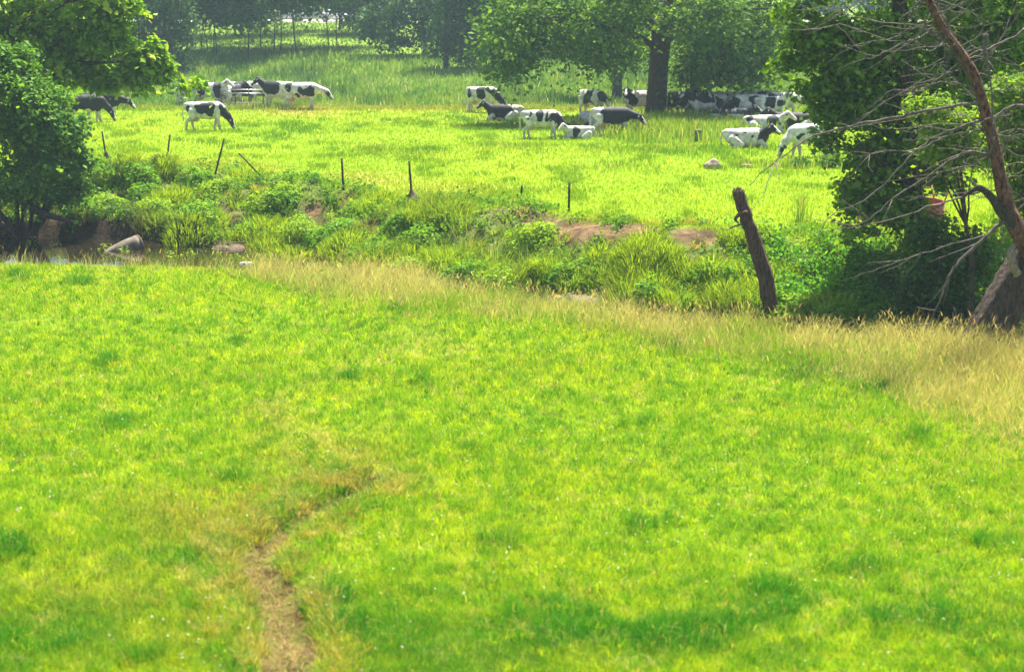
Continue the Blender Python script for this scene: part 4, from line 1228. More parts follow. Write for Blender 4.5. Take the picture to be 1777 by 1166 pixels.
# ------------------------------------------------------------------ fence posts
for (u0, v0, u1, v1, lab, foot) in [(177, 228, 185, 279, 'slightly tilted metal post with a clod at its foot, leftmost in the row', 1), (295, 234, 288, 290, 'right leaning metal post rising from a small dark bush', 0), (389, 241, 374, 301, 'long metal post leaning right, alone on the bank edge', 0),
                                    (414, 266, 460, 315, 'metal post fallen half over to the left', 0), (593, 275, 596, 333, 'upright thin metal post on the pale grass bank', 0), (710, 280, 715, 350, 'tall upright metal post with a dirt clump at its foot', 1),
                                    (906, 322, 904, 342, 'short stub of a metal post in the grass', 0), (988, 316, 987, 370, 'upright metal post above the bare earth bank', 0)]:
    b = at(u1, v1); D = b[1]
    t = P(u0, v0, D - (.15 if abs(u0 - u1) > 30 else 0))
    rt = empty('fence_post', b, lab, 'fence post', 'metal posts along the far bank')
    g = G()
    dr = (t - b) / np.linalg.norm(t - b)
    w = .035
    for (dx, dy, hx, hy) in [(0, 0, w, .008), (0, -.03, .008, .03)]:         # T section
        q = np.array([(-hx, -hy, 0), (hx, -hy, 0), (hx, hy, 0), (-hx, hy, 0)]) + np.array([dx, dy, 0])
        V = np.concatenate([q + b - dr * .3, q + t])
        T = []
        for j in range(4):
            k = (j + 1) % 4
            T += [(j, k, 4 + k), (j, 4 + k, 4 + j)]
        T += [(4, 5, 6), (4, 6, 7), (0, 2, 1), (0, 3, 2)]
        g.add(V, T)
    L = np.linalg.norm(t - b)
    for s in np.arange(.12, L, .11):                                         # wire studs
        g.box(b + dr * s + [0, -.065, 0], (.011, .008, .014))
    g.build('shaft', M_POST, rt, b)
    if foot:
        g = G()
        p = []
        g.tube(smooth_path([b + [0, 0, -.1], b + [0.02, 0, .1], b + [0, 0, .26], b + [-.02, 0, .42]], 3), [.17, .15, .09, .03] if u0 < 400 else [.3, .28, .12, .03], 9, jit=.3)
        g.build('clod', M_MUD, rt, b)


# ------------------------------------------------------------------ rocks, pipe, mud bar, stump
def rock(name, b, r, label, mat, cat='rock', sq=(1, .8, .6), seed=0):
    n = 14
    th = np.linspace(0, np.pi, n); ph = np.linspace(0, 2 * np.pi, 18, endpoint=False)
    TH, PH = np.meshgrid(th, ph, indexing='ij')
    d = np.stack([np.sin(TH) * np.cos(PH), np.sin(TH) * np.sin(PH), np.cos(TH)], -1).reshape(-1, 3)
    k = 0.72 + .55 * vn3(d * 1.6 + 20 + seed * 7, seed) + .15 * vn3(d * 4 + 9, seed + 3)
    V = d * k[:, None] * r * np.array(sq) + b + np.array([0, 0, r * sq[2] * .35])
    T = []
    for i in range(n - 1):
        for j in range(18):
            a, bb = i * 18 + j, i * 18 + (j + 1) % 18
            T += [(a, a + 18, bb + 18), (a, bb + 18, bb)]
    o = mesh_obj(name, V, T, mat, None, None, b)
    return tag(o, label, cat)


rock('rock', at(1238, 293), .33, 'brown boulder lying alone in the open pasture', M_STONE, seed=1, sq=(.9, .8, .85))
rock('rock', at(1293, 291), .2, 'flat pale stone in the grass right of the brown boulder', M_STONE, seed=2, sq=(1.3, .9, .5))
rock('rock', at(1350, 288), .16, 'small pale stone in the grass below the white grazing cow', M_STONE, seed=3, sq=(1.4, .9, .5))
for i, (uu, vv) in enumerate([(418, 436), (432, 437), (424, 439)]):
    p = P(uu, vv, 57.5); p[2] = -1.5
    rock('creek_stone', p, .05 + .015 * i, ['white stone breaking the creek surface, left of a close trio', 'white stone breaking the creek surface, right of a close trio', 'largest white stone in the creek, nearest of a close trio'][i], mat_rough('pale_stone_%d' % i, (.5, .5, .48), (.75, .75, .72), scale=6), 'stone', seed=5 + i)
# sloped pipe half sunk in the creek
a = P(239, 412, 61.0); c = P(176, 422, 60.2)
a[2] = -1.36; c[2] = -1.62
o = G()
o.tube(np.linspace(a, c, 9), [.29, .29, .28, .26, .23, .20, .16, .12, .07], 20, jit=.02)
o.tube([a + (a - c) * .002, a + (a - c) * .04], [.305, .30], 20)
o = o.build('tapered_pipe', M_PIPE, None, tuple(a))
tag(o, 'tan tapered concrete pipe end sticking out of the creek', 'pipe')
# mud bars with drift debris
for (cu, cv, ru, lab) in [(1000, 519, 55, 'pale mud bar at the narrow creek bend'), (395, 428, 34, 'brown mud bar of debris below the small landslip')]:
    c = flat(cu, cv, -1.45)
    th = np.linspace(0, 2 * np.pi, 40, endpoint=False)
    R = ru * c[1] / F_PX
    V = [c + [0, 0, .06]]
    for f in (.5, .8, 1.0):
        rr = f * R * (1 + .35 * (vn(np.cos(th) * 2 + cu, np.sin(th) * 2, 5) - .5))
        V += list(np.stack([c[0] + np.cos(th) * rr, c[1] + np.sin(th) * rr * .9, np.full(40, c[2] + {.5: .05, .8: .01, 1.0: -.18}[f])], 1) + RNG.normal(size=(40, 3)) * [0, 0, .012])
    T = [(0, 1 + j, 1 + (j + 1) % 40) for j in range(40)]
    for r_ in range(2):
        for j in range(40):
            A, B = 1 + r_ * 40 + j, 1 + r_ * 40 + (j + 1) % 40
            T += [(A, A + 40, B + 40), (A, B + 40, B)]
    o = mesh_obj('mud_bar', np.array(V), T, M_MUD, smooth=True, origin=tuple(c)); tag(o, lab, 'mud bar')
    for k in range(4):
        q = c + np.array([RNG.normal() * R * .4, RNG.normal() * R * .3, .08])
        e = q + np.array([rnd(1, -1, 1)[0], RNG.normal() * .2, .05 + .1 * RNG.random()]) * rnd(1, .5, 1.0)[0]
        g = G(); g.tube(wiggle(q, e, 5, .1), [.035, .025, .012], 6)
        o = g.build('driftwood', M_TWIG, None, tuple(q)); tag(o, 'grey driftwood stick lying on the ' + lab, 'driftwood', 'driftwood sticks on the mud bars')
# pale old stump under the shade tree
b = at(1209, 246)
g = G(); g.tube(smooth_path([b + [0, 0, -.1], b + [.03, 0, .3], b + [.06, 0, .42], b + [.05, 0, .55]], 3), [.26, .19, .16, .15], 17, jit=.12, ridge=.15)
o = g.build('tree_stump', mat_rough('grey_stump', (.09, .075, .05), (.24, .20, .14), scale=6, stretch=(4, 4, .6), bump=.8), None, tuple(b)); tag(o, 'pale narrow stump in the weeds right of the shade tree', 'stump')

# ------------------------------------------------------------------ red ring feeder half hidden on the right
c = at(1576, 392); c[1] += 1.2; c[2] = ground(c[0], c[1])
rt = empty('ring_feeder', c, 'rusty red round hay feeder half hidden under the dark tree', 'hay feeder')
R = 1.32
th = np.linspace(0, 2 * np.pi, 49)
g = G()
ring = lambda z, r=R: np.stack([c[0] + np.cos(th) * r, c[1] + np.sin(th) * r, np.full(49, c[2] + z)], 1)
A, B, A2, B2 = ring(.05), ring(.58), ring(.05, R - .02), ring(.58, R - .02)
V = np.concatenate([A, B, B2, A2]); T = []
for s in range(3):
    for j in range(48):
        q = s * 49 + j
        T += [(q, q + 1, q + 50), (q, q + 50, q + 49)]
g.add(V, T)
g.build('skirt', M_RUST, rt, c)
g = G()
for z in (.6, 1.15): g.tube(ring(z), [.025], 6, cap=False)
g.build('rail', M_RUST, rt, c, True)
for k in range(12):
    a = k * math.pi / 6
    q = c + np.array([math.cos(a) * R, math.sin(a) * R, 0])
    g = G(); g.tube([q + [0, 0, .55], q + [math.cos(a) * .12, math.sin(a) * .12, .85], q + [0, 0, 1.15]], [.022], 6)
    g.build('upright', M_RUST, rt, c, True)

# ------------------------------------------------------------------ feed bunk with rails among the left cows
a, e = at(383, 189), at(383, 189) + np.array([2.75, 0, 0])
rt = empty('feed_bunk', (a + e) / 2, 'long wooden feed bunk with metal rails among the left cows', 'feed bunk')
o_ = (a + e) / 2
L = np.linalg.norm(e - a)
g = G(); g.box(o_ + [0, 0, .19], (L / 2, .02, .19)); g.box(o_ + [0, .62, .19], (L / 2, .02, .19)); g.box(o_ + [0, .31, .06], (L / 2 - .02, .29, .02))
g.box(o_ + [-L / 2 + .02, .31, .17], (.02, .285, .15)); g.box(o_ + [L / 2 - .02, .31, .17], (.02, .285, .15))
g.build('trough', M_PLANK, rt, o_)
for z in (.95, 1.18):
    g = G(); g.tube([a + [0, -.03, z], (a + e) / 2 + [0, -.03, z + .01], e + [0, -.03, z]], [.03], 7); g.build('rail', M_GALV, rt, o_, True)
for s in (.02, .34, .66, .98):
    q = a + (e - a) * s
    g = G(); g.tube([q + [0, -.07, -.2], q + [0, -.07, 1.25]], [.035], 7); g.build('post', M_SNAG, rt, o_, True)


# ------------------------------------------------------------------ vehicles on the hill road
def loft(g, st, n=4):
    """stations (x, half width, z bottom, z top, round) along the length"""
    V = []
    for (x, w, zb, zt, rr) in st:
        rr = min(rr, (zt - zb) * .45, w * .45)
        pts = []
        for (cy, cz, a0) in [(w - rr, zb + rr, -90), (w - rr, zt - rr, 0), (-w + rr, zt - rr, 90), (-w + rr, zb + rr, 180)]:
            for k in range(n):
                a = math.radians(a0 + 90 * k / (n - 1))
                pts.append((x, cy + rr * math.cos(a), cz + rr * math.sin(a)))
        V += pts
    m = 4 * n
    T = []
    for i in range(len(st) - 1):
        for j in range(m):
            k = (j + 1) % m
            T += [(i * m + j, i * m + k, (i + 1) * m + k), (i * m + j, (i + 1) * m + k, (i + 1) * m + j)]
    for j in range(1, m - 1):
        T += [(0, j + 1, j), ((len(st) - 1) * m, (len(st) - 1) * m + j, (len(st) - 1) * m + j + 1)]
    g.add(V, T)


def vehicle(kind, loc, rz, paint, label):
    rt = empty(kind, loc, label, 'car' if kind != 'pickup_truck' else 'pickup')
    rt.rotation_euler = (0, 0, rz)
    z0 = (0, 0, 0)
    g = G()
    if kind == 'pickup_truck':
        low = [(-2.7, .88, .55, 1.02, .06), (-2.6, .95, .42, 1.08, .08), (-.3, .97, .40, 1.10, .1), (1.2, .97, .40, 1.12, .1), (2.3, .93, .42, 1.04, .14), (2.65, .84, .50, .90, .14)]
        cab = [(-.75, .82, 1.08, 1.14, .03), (-.5, .80, 1.08, 1.80, .1), (.3, .79, 1.08, 1.84, .12), (.7, .78, 1.08, 1.74, .12), (1.35, .80, 1.08, 1.16, .03)]
        win = [(-.35, .35), (.42, .95)]
    else:
        hi = 1.72 if kind == 'parked_van' else 1.42
        low = [(-2.25, .78, .5, .85, .1), (-2.1, .86, .35, .95, .12), (-.5, .9, .30, .98, .12), (1.0, .9, .30, .96, .12), (2.0, .85, .35, .84, .14), (2.25, .74, .45, .68, .12)]
        cab = [(-2.0, .72, .92, 1.0, .03), (-1.55, .70, .92, hi, .12), (-.3, .70, .92, hi + .04, .14), (.35, .69, .92, hi, .12), (1.25, .72, .92, .98, .03)]
        win = [(-1.4, -.55), (-.42, .3)]
    loft(g, low); g2 = G(); loft(g2, cab)
    g.V += g2.V; g.T += [t + g.n for t in g2.T]; g.C += g2.C; g.n += g2.n
    g.build('body', paint, rt, z0, True)
    zc = (1.22, 1.66) if kind == 'pickup_truck' else (1.0, 1.62 if kind == 'parked_van' else 1.34)
    for (x0, x1) in win:
        for s in (-1, 1):
            g = G(); g.box(((x0 + x1) / 2, s * (.80 if kind == 'pickup_truck' else .71), sum(zc) / 2), ((x1 - x0) / 2, .008, (zc[1] - zc[0]) / 2 * .8)); g.build('window', M_GLASS, rt, z0)
    for x in ((-1.65, 1.65) if kind == 'pickup_truck' else (-1.35, 1.4)):
        for s in (-1, 1):
            R = .38 if kind == 'pickup_truck' else .32
            g = G(); g.tube([(x, s * .74, R), (x, s * .97, R)], [R, R], 20); w = g.build('wheel', M_TYRE, rt, z0)
            g = G(); g.tube([(x, s * .965, R), (x, s * .985, R)], [R * .62, R * .55], 16); g.build('rim', M_RIM, w, z0)
    for s in (-1, 1):
        g = G(); g.box((2.6 if kind == 'pickup_truck' else 2.17, s * .62, .78 if kind == 'pickup_truck' else .66), (.05, .13, .08)); g.build('headlight', M_RIM, rt, z0)
    return rt


def road_at(u, y):
    p = P(u, 40, y); p[2] = ground(p[0], p[1]) + .045
    return p


vehicle('pickup_truck', road_at(541, 226), math.radians(4), M_SILVER, 'silver pickup truck parked on the hill road between trees')
vehicle('parked_van', road_at(504, 233), math.radians(185), M_WHITE, 'white van behind the silver pickup truck on the hill road')
vehicle('parked_car', road_at(583, 231), math.radians(8), M_WHITE, 'white car just right of the silver pickup on the hill road')
vehicle('parked_car', road_at(622, 227), math.radians(95), M_WHITE, 'white car end-on by the hill crest, rightmost of the vehicles')
vehicle('parked_car', road_at(458, 231), math.radians(-4), M_DARKCAR, 'dark blue car left of the parked pickup on the hill road')

# ------------------------------------------------------------------ cows


def surface_nets(Fv, org, h):
    S = Fv < 0
    nx, ny, nz = Fv.shape
    acc = np.zeros((nx - 1, ny - 1, nz - 1, 3)); cnt = np.zeros((nx - 1, ny - 1, nz - 1))
    cor = [(a, b, c) for a in (0, 1) for b in (0, 1) for c in (0, 1)]
    sl = lambda o, n: slice(o, n - 1 + o)
    for i in range(8):
        for ax in range(3):
            if cor[i][ax]: continue
            a = cor[i]; bq = list(a); bq[ax] = 1
            fa = Fv[sl(a[0], nx), sl(a[1], ny), sl(a[2], nz)]; fb = Fv[sl(bq[0], nx), sl(bq[1], ny), sl(bq[2], nz)]
            x = (fa < 0) != (fb < 0)
            t = np.where(x, fa / np.where(np.abs(fa - fb) < 1e-9, 1e-9, fa - fb), 0)
            for k in range(3):
                acc[..., k] += np.where(x, a[k] + (t if k == ax else 0), 0)
            cnt += x
    act = cnt > 0
    idx = -np.ones(act.shape, int); idx[act] = np.arange(act.sum())
    ii = np.argwhere(act)
    V = (ii + acc[act] / cnt[act][:, None]) * h + org
    Qs = []
    for ax in range(3):
        a, b_ = [k for k in range(3) if k != ax]
        s0 = [slice(1, -1)] * 3; s0[ax] = slice(0, -1)
        s1 = [slice(1, -1)] * 3; s1[ax] = slice(1, None)
        A, B = S[tuple(s0)], S[tuple(s1)]
        loc = np.argwhere(A != B)
        if not len(loc): continue
        base = loc.copy(); base[:, a] += 1; base[:, b_] += 1
        def cell(da, db):
            q = base.copy(); q[:, a] -= da; q[:, b_] -= db
            return idx[q[:, 0], q[:, 1], q[:, 2]]
        q = np.stack([cell(1, 1), cell(0, 1), cell(0, 0), cell(1, 0)], 1)
        fl = A[tuple(loc.T)] ^ (ax == 1)
        q[~fl] = q[~fl][:, ::-1]
        Qs.append(q)
    return V, np.concatenate(Qs)


def cow_segments(pose, hy=0.0, ph=0.0):
    """round cones (a, ra, b, rb, zone), body along +x, hooves on z = 0"""
    lie = pose in ('lie', 'lie_flat')
    dz = -.56 if lie else 0
    S = []
    def c(a, ra, b_, rb, zone, k=.07): S.append((np.array(a, float), ra, np.array(b_, float), rb, zone, k))
    Tq = [((-.88, 0, 1.20), .20), ((-.62, 0, 1.09), .32), ((-.2, 0, 1.01), .405), ((.22, 0, 1.0), .42), ((.52, 0, 1.04), .37), ((.74, 0, 1.08), .27)]
    for (p, r), (q, s) in zip(Tq[:-1], Tq[1:]):
        c((p[0], 0, p[2] + dz), r, (q[0], 0, q[2] + dz), s, 0, .1)
    c((-.86, 0, 1.27 + dz), .12, (.62, 0, 1.32 + dz), .12, 0, .08)                     # spine
    c((-.62, .2, 1.24 + dz), .1, (-.62, -.2, 1.24 + dz), .1, 0, .08)                  # hips
    c((.62, 0, .82 + dz), .2, (.78, 0, .95 + dz), .14, 0, .08)                        # brisket
    cy, sy = math.cos(hy), math.sin(hy)
    def R(p):                                                                          # head turned about the withers
        x, y, z = p[0] - .7, p[1], p[2]
        return (.7 + x * cy - y * sy, x * sy + y * cy, z)
    if pose == 'graze':
        n0, n1, poll, muz = (.72, 0, 1.10), (1.08, 0, .74), (1.24, 0, .52), (1.42, 0, .10)
    elif pose == 'low':
        n0, n1, poll, muz = (.72, 0, 1.14), (1.15, 0, 1.02), (1.36, 0, .98), (1.66, 0, .62)
    else:
        n0, n1, poll, muz = (.72, 0, 1.16 + dz), (1.0, 0, 1.36 + dz), (1.16, 0, 1.52 + dz), (1.55, 0, 1.26 + dz)
    n0, n1, poll, muz = map(np.array, map(R, (n0, n1, poll, muz)))
    c(n0, .25, n1, .18, 1); c(n1, .18, poll, .14, 1)
    mid = poll * .55 + muz * .45
    c(poll, .135, mid, .105, 2, .05); c(mid, .105, muz, .082, 2, .05)
    fw = (muz - poll) / np.linalg.norm(muz - poll)
    side = np.array([-sy, cy, 0])
    for s in (-1, 1):
        c(poll + side * s * .10 - fw * .02, .05, poll + side * s * .29 + np.array([0, 0, -.05]), .045, 3, .03)
    if not lie:
        for s, f in ((-1, ph), (1, -ph)):
            c((.58, s * .17, .88), .15, (.57 + f * .25, s * .17, .45), .078, 4, .05)
            c((.57 + f * .25, s * .17, .45), .075, (.57 + f * .55, s * .17, .10), .055, 5, .03)
            c((.57 + f * .55, s * .17, .10), .055, (.61 + f * .55, s * .17, .045), .062, 5, .03)
            f = -f
            c((-.68, s * .19, .98), .20, (-.56 + f * .15, s * .20, .70), .14, 4, .06)
            c((-.56 + f * .15, s * .20, .70), .13, (-.80 + f * .35, s * .19, .48), .078, 4, .05)
            c((-.80 + f * .35, s * .19, .48), .072, (-.76 + f * .6, s * .19, .10), .055, 5, .03)
            c((-.76 + f * .6, s * .19, .10), .055, (-.71 + f * .6, s * .19, .045), .062, 5, .03)
        c((-1.02, 0, 1.28), .045, (-1.10, .02, .95), .032, 6, .03); c((-1.10, .02, .95), .032, (-1.08, .03, .52), .05, 6, .03)
    else:
        for s in (-1, 1):
            c((.6, s * .24, .30), .12, (.88, s * .27, .12), .075, 4, .05); c((.88, s * .27, .12), .07, (.58, s * .30, .07), .055, 5, .03)
            c((-.62, s * .26, .40), .22, (-.25, s * .40, .20), .14, 4, .06); c((-.25, s * .40, .20), .11, (-.62, s * .48, .09), .065, 5, .04)
            c((-.62, s * .48, .09), .06, (-.38, s * .52, .06), .05, 5, .03)
        c((-1.02, 0, .72), .045, (-1.10, .1, .40), .035, 6, .03); c((-1.10, .1, .40), .035, (-1.02, .25, .06), .045, 6, .03)
        if pose == 'lie_flat': pass
    return S


def cow_mesh(pose, hy, ph, seed, h=.032):
    S = cow_segments(pose, hy, ph)
    lo = np.min([np.minimum(s[0] - s[1], s[2] - s[3]) for s in S], 0) - .1
    hi = np.max([np.maximum(s[0] + s[1], s[2] + s[3]) for s in S], 0) + .1
    n = np.ceil((hi - lo) / h).astype(int) + 1
    ax = [lo[k] + np.arange(n[k]) * h for k in range(3)]
    X, Y, Z = np.meshgrid(*ax, indexing='ij')
    Fv = np.full(X.shape, 9.0)
    def dist(s, X, Y, Z):
        a, ra, b_, rb = s[0], s[1], s[2], s[3]
        ys = .80 if s[4] == 0 else 1.0               # the barrel is narrower than deep
        d = b_ - a
        px, py, pz = X - a[0], (Y - a[1]) / ys, Z - a[2]
        L = d @ d + 1e-9
        t = np.clip((px * d[0] + py * d[1] + pz * d[2]) / L, 0, 1)
        return np.sqrt((px - t * d[0]) ** 2 + (py - t * d[1]) ** 2 + (pz - t * d[2]) ** 2) - (ra + (rb - ra) * t)
    for s in S:
        b0 = np.minimum(s[0] - s[1], s[2] - s[3]) - .3; b1 = np.maximum(s[0] + s[1], s[2] + s[3]) + .3
        i0 = np.clip(((b0 - lo) / h).astype(int), 0, n - 1); i1 = np.clip(((b1 - lo) / h).astype(int) + 1, 1, n)
        q = (slice(i0[0], i1[0]), slice(i0[1], i1[1]), slice(i0[2], i1[2]))
        d = dist(s, X[q], Y[q], Z[q]); f = Fv[q]; k = s[5]
        hh = np.clip(.5 + .5 * (f - d) / k, 0, 1)
        Fv[q] = f * (1 - hh) + d * hh - k * hh * (1 - hh)
    V, Q = surface_nets(Fv, lo, h)
    D_ = np.stack([dist(s, V[:, 0], V[:, 1], V[:, 2]) for s in S])
    zone = np.array([s[4] for s in S])[np.argmin(D_, 0)]
    return V, Q, zone


WHITE_H = np.array([.54, .505, .43]); BLACK_H = np.array([.012, .012, .014])


def cow(u, v, face, pose, patches, head, label, size=1.0, hy=0.0, ph=.0, noise=None, udder=True, neck=None, blaze=True, sink=0.0, group='dairy cows on the pasture'):
    b = at(u, v)
    seed = int(u * 7 + v)
    V, Q, zone = cow_mesh(pose, math.radians(hy), ph, seed)
    lie = pose.startswith('lie')
    dz = -.56 if lie else 0
    w = np.stack([vn3(V * 3.1 + seed, seed), vn3(V * 3.1 + seed + 40, seed + 1)], 1) - .5
    w2 = np.stack([vn3(V * 8 + seed, seed + 5), vn3(V * 8 + 40, seed + 6)], 1) - .5
    px = V[:, 0] + w[:, 0] * .30 + w2[:, 0] * .10
    pz = V[:, 2] - dz + w[:, 1] * .30 + w2[:, 1] * .10
    m = np.zeros(len(V))
    for (cx, cz, rx, rz) in patches:
        m = np.maximum(m, (((px - cx) / rx) ** 2 + ((pz - cz) / rz) ** 2 < 1) * 1.0)
    if noise is not None:
        q = vn3(V * np.array([1.7, 1.2, 1.7]) + seed * .37, seed + 9) * .7 + vn3(V * 4.5 + seed, seed + 11) * .3
        m = np.maximum(m, (q < noise) * 1.0)
    m[np.isin(zone, (5,))] = 0
    m[(zone == 4) & (V[:, 2] < .55)] = 0
    m[(zone == 0) & (pz < .66)] = 0
    nk = head if neck is None else neck
    m[zone == 1] = np.maximum(m[zone == 1], 1.0 if nk else 0) if nk else m[zone == 1]
    if head:
        hz = np.isin(zone, (2, 3))
        m[hz] = 1
        if blaze:
            S = cow_segments(pose, math.radians(hy), ph)
            hs = [s for s in S if s[4] == 2]
            a0, b0 = hs[0][0], hs[-1][2]
            fw = (b0 - a0) / np.linalg.norm(b0 - a0)
            sd = np.array([-math.sin(math.radians(hy)), math.cos(math.radians(hy)), 0])
            up = np.cross(fw, sd)
            if up[2] < 0: up = -up
            rel = V - a0
            lat = np.abs(rel @ sd); hgt = rel @ up; ln = rel @ fw
            m[(zone == 2) & (lat < .055 + .05 * (ln > .28)) & (hgt > 0)] = 0
    else:
        m[zone == 3] = 1
    m[(zone == 6) & (V[:, 2] < .65)] = 0
    dirt = np.clip((.75 - V[:, 2]) * 1.2, 0, 1) * (.3 + .5 * vn3(V * 5, seed)) if not lie else .25 * vn3(V * 5, seed)
    col = WHITE_H * (1 - m[:, None]) + BLACK_H * m[:, None]
    col = mixcol(col, np.array([.30, .25, .17]), np.clip(dirt, 0, .55) * (1 - m))
    o = mesh_obj('cow', V * size, Q, M_COW, col, None, (0, 0, 0), True)
    o.location = (float(b[0]), float(b[1]), float(b[2] - .02 - sink))
    o.rotation_euler = (0, 0, math.radians(face))
    tag(o, label, 'cow', group)
    if udder and not lie:
        th = np.linspace(0, np.pi, 9); ph_ = np.linspace(0, 2 * np.pi, 14, endpoint=False)
        A, B = np.meshgrid(th, ph_, indexing='ij')
        q = np.stack([np.sin(A) * np.cos(B) * .21, np.sin(A) * np.sin(B) * .15, np.cos(A) * .15], -1).reshape(-1, 3) + [-.48, 0, .60]
        T = []
        for i in range(8):
            for j in range(14):
                a_, b_ = i * 14 + j, i * 14 + (j + 1) % 14
                T += [(a_, a_ + 14, b_ + 14), (a_, b_ + 14, b_)]
        g = G(); g.add(q * size, T)
        for sx in (-.56, -.40):
            for s in (-1, 1): g.tube([np.array((sx, s * .07, .50)) * size, np.array((sx, s * .075, .42)) * size], [.022 * size, .015 * size], 6)
        uo = g.build('udder', M_UDDER, None, (0, 0, 0), True); uo.parent = o; uo.location = (0, 0, 0)
    return o


LEFT = 180
# left herd
cow(152, 212, 8, 'graze', [(0, 1.1, 1.3, .6)], 1, 'mostly black cow grazing half behind the left tree, nearer of two', ph=.2)
cow(180, 207, 5, 'low', [(0, 1.12, 1.3, .6)], 1, 'black cow with lowered head just right of the left tree crown', size=1.0)
cow(357, 227, 4, 'graze', [(-.80, 1.12, .14, .16), (.02, 1.15, .42, .30), (.25, .95, .16, .2)], 1, 'white cow with black saddle patch grazing nearest on the left', ph=.28, neck=1)
cow(314, 186, -78, 'stand', [(-.1, 1.3, .5, .25)], 1, 'cow seen end-on at the far left of the feed bunk', hy=20)
cow(362, 187, -3, 'stand', [(-.35, 1.1, .30, .5), (.55, 1.1, .32, .5)], 0, 'white cow with two broad black bands at the left end of the feed bunk', size=1.1, hy=-12)
cow(425, 184, 10, 'low', [(-.15, 1.05, .6, .4)], 0, 'black sided cow standing behind the feed bunk rails', size=1.1, hy=-20)
cow(452, 183, 170, 'low', [(0, 1.1, 1.0, .5)], 1, 'black cow behind the right half of the feed bunk')
cow(483, 188, 155, 'stand', [(.3, 1.15, .62, .42)], 1, 'black and white cow at the right end of the feed bunk', size=1.1, hy=10)
cow(523, 191, -6, 'low', [(-.62, 1.2, .16, .3), (.1, 1.15, .16, .22), (.45, .95, .3, .25), (.62, 1.2, .16, .16), (-.1, .85, .1, .12)], 1, 'white cow with scattered black spots at the right of the left herd', size=1.1, neck=0, ph=.15)
cow(403, 186, 60, 'stand', [(.2, 1.15, .7, .4)], 1, 'dark cow seen from behind at the left end of the bunk rails', hy=-20)
# centre
cow(838, 195, -22, 'graze', [(-.75, 1.1, .16, .3), (-.02, 1.1, .36, .36), (.6, 1.2, .12, .16)], 1, 'black and white cow standing behind a resting cow', hy=10)
cow(876, 210, 165, 'lie', [(.25, 1.05, .78, .5)], 1, 'black fronted cow lying down with its white blazed head up', neck=1)
cow(940, 241, -5, 'graze', [(-.55, 1.25, .10, .12), (-.62, 1.08, .05, .06), (-.02, 1.18, .19, .27), (.38, 1.2, .09, .26), (.66, 1.05, .2, .26)], 1, 'white cow with black neck grazing left of the shade tree', size=.94, ph=.2, neck=1)
cow(1004, 242, 185, 'lie', [(.25, 1.05, .24, .3)], 0, 'small white cow lying flat beside the grazing black necked cow', size=.72, hy=40)
cow(1028, 201, -50, 'low', [(-.05, 1.05, .42, .5)], 1, 'cow with a broad black middle standing behind the lying white cow', hy=-20)
cow(1062, 236, 2, 'low', [(.25, 1.1, .85, .55)], 1, 'black cow with head low beside the shade tree trunk', size=.96, ph=.3, hy=-15, neck=1)
cow(1036, 218, 20, 'lie', [], 0, 'pale cow lying behind the black cow left of the trunk', size=.9)
cow(1109, 203, 200, 'stand', [(.5, 1.0, .3, .3)], 1, 'white cow showing only its front left of the trunk', hy=60)
# right of the trunk
cow(1176, 206, -8, 'stand', [(.05, 1.15, .72, .5)], 1, 'mostly black cow just right of the shade tree trunk', hy=-50)
cow(1207, 207, -70, 'stand', [(.1, 1.1, .9, .6)], 1, 'black cow facing the camera with a pale face', hy=10)
cow(1240, 206, -160, 'low', [(.5, 1.1, .4, .35)], 1, 'white rumped cow in the weeds right of the camera facing cow')
cow(1262, 205, 5, 'stand', [(-.55, 1.05, .25, .3), (.5, 1.0, .2, .3)], 1, 'cream cow with black flank spots under the low crown', size=.92, hy=25)
cow(1288, 203, -12, 'stand', [(-.7, 1.0, .2, .3), (.35, .95, .4, .3), (.0, 1.2, .1, .12)], 1, 'broad cream cow with black shoulder under the crown edge', size=.92, neck=0)
cow(1314, 205, -28, 'low', [(.3, 1.2, .3, .3), (-.3, .9, .15, .2)], 1, 'cream cow with black withers left of the speckled cow')
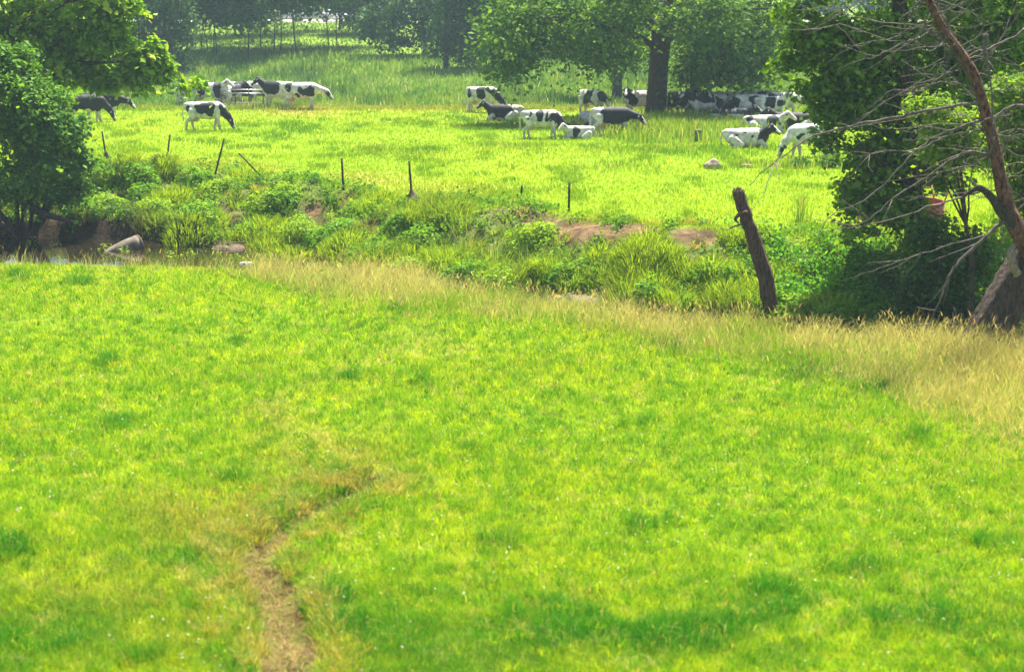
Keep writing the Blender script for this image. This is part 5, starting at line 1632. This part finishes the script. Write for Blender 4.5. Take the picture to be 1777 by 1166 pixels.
cow(1358, 206, -8, 'low', [(.1, .95, .1, .1), (-.1, 1.25, .09, .08), (.35, 1.1, .1, .1), (.6, 1.0, .12, .14), (.25, .85, .14, .1), (-.5, 1.05, .05, .06)], 1, 'white cow with small black specks standing at the right', neck=0, size=.98)
cow(1226, 209, 190, 'stand', [(.1, 1.2, .5, .3), (-.6, 1.0, .2, .3)], 1, 'black backed cow standing between the camera facing cow and a white rump', hy=20)
cow(1299, 211, 172, 'graze', [(-.3, 1.1, .25, .3), (.6, 1.1, .2, .3)], 1, 'spotted cow grazing among the crowd under the crown edge')
cow(1337, 211, 10, 'stand', [(-.1, 1.15, .3, .3), (.5, .95, .2, .2)], 0, 'pale cow with one dark saddle next to the black specked white cow', size=.92, hy=-25)
cow(1270, 219, 4, 'lie', [(-.1, 1.3, 1.0, .16), (-.5, .9, .2, .3)], 1, 'cow with a black back line lying deep in weeds')
cow(1326, 231, 6, 'lie', [(.38, 1.05, .36, .5), (-.72, 1.2, .14, .15)], 0, 'white rumped cow with black front lying in the weeds', size=1.0, hy=-30)
cow(1378, 229, 172, 'lie', [(0, 1.1, 1.2, .6)], 1, 'all black cow lying behind the white grazing cow', size=1.1, blaze=False)
cow(1294, 257, 2, 'lie', [(-.45, 1.12, .10, .09), (-.1, 1.2, .07, .05), (.2, 1.1, .09, .12), (.72, 1.1, .2, .4)], 1, 'white cow lying down with a black neck, nearest on the right', hy=-35, neck=1, size=1.0)
cow(1404, 273, 190, 'graze', [(.02, 1.22, .16, .13), (.15, 1.05, .09, .09), (.5, .98, .12, .08), (.62, .9, .1, .1)], 1, 'white cow grazing head down toward the left beside the dark tree', size=.98, hy=12, neck=0, ph=.2)

# ------------------------------------------------------------------ air
g = G()
g.box((0, 160, 12.0), (170, 215, 15.5))
m, nt, out = newmat('haze')
pv = nt.nodes.new('ShaderNodeVolumePrincipled')
pv.inputs['Color'].default_value = (.68, .92, 1.0, 1)
pv.inputs['Density'].default_value = .00034
pv.inputs['Anisotropy'].default_value = 0.0
nt.links.new(pv.outputs[0], out.inputs['Volume'])
o = g.build('haze', m)
tag(o, 'thin summer haze hanging over the pasture and hill', 'haze', kind='stuff')
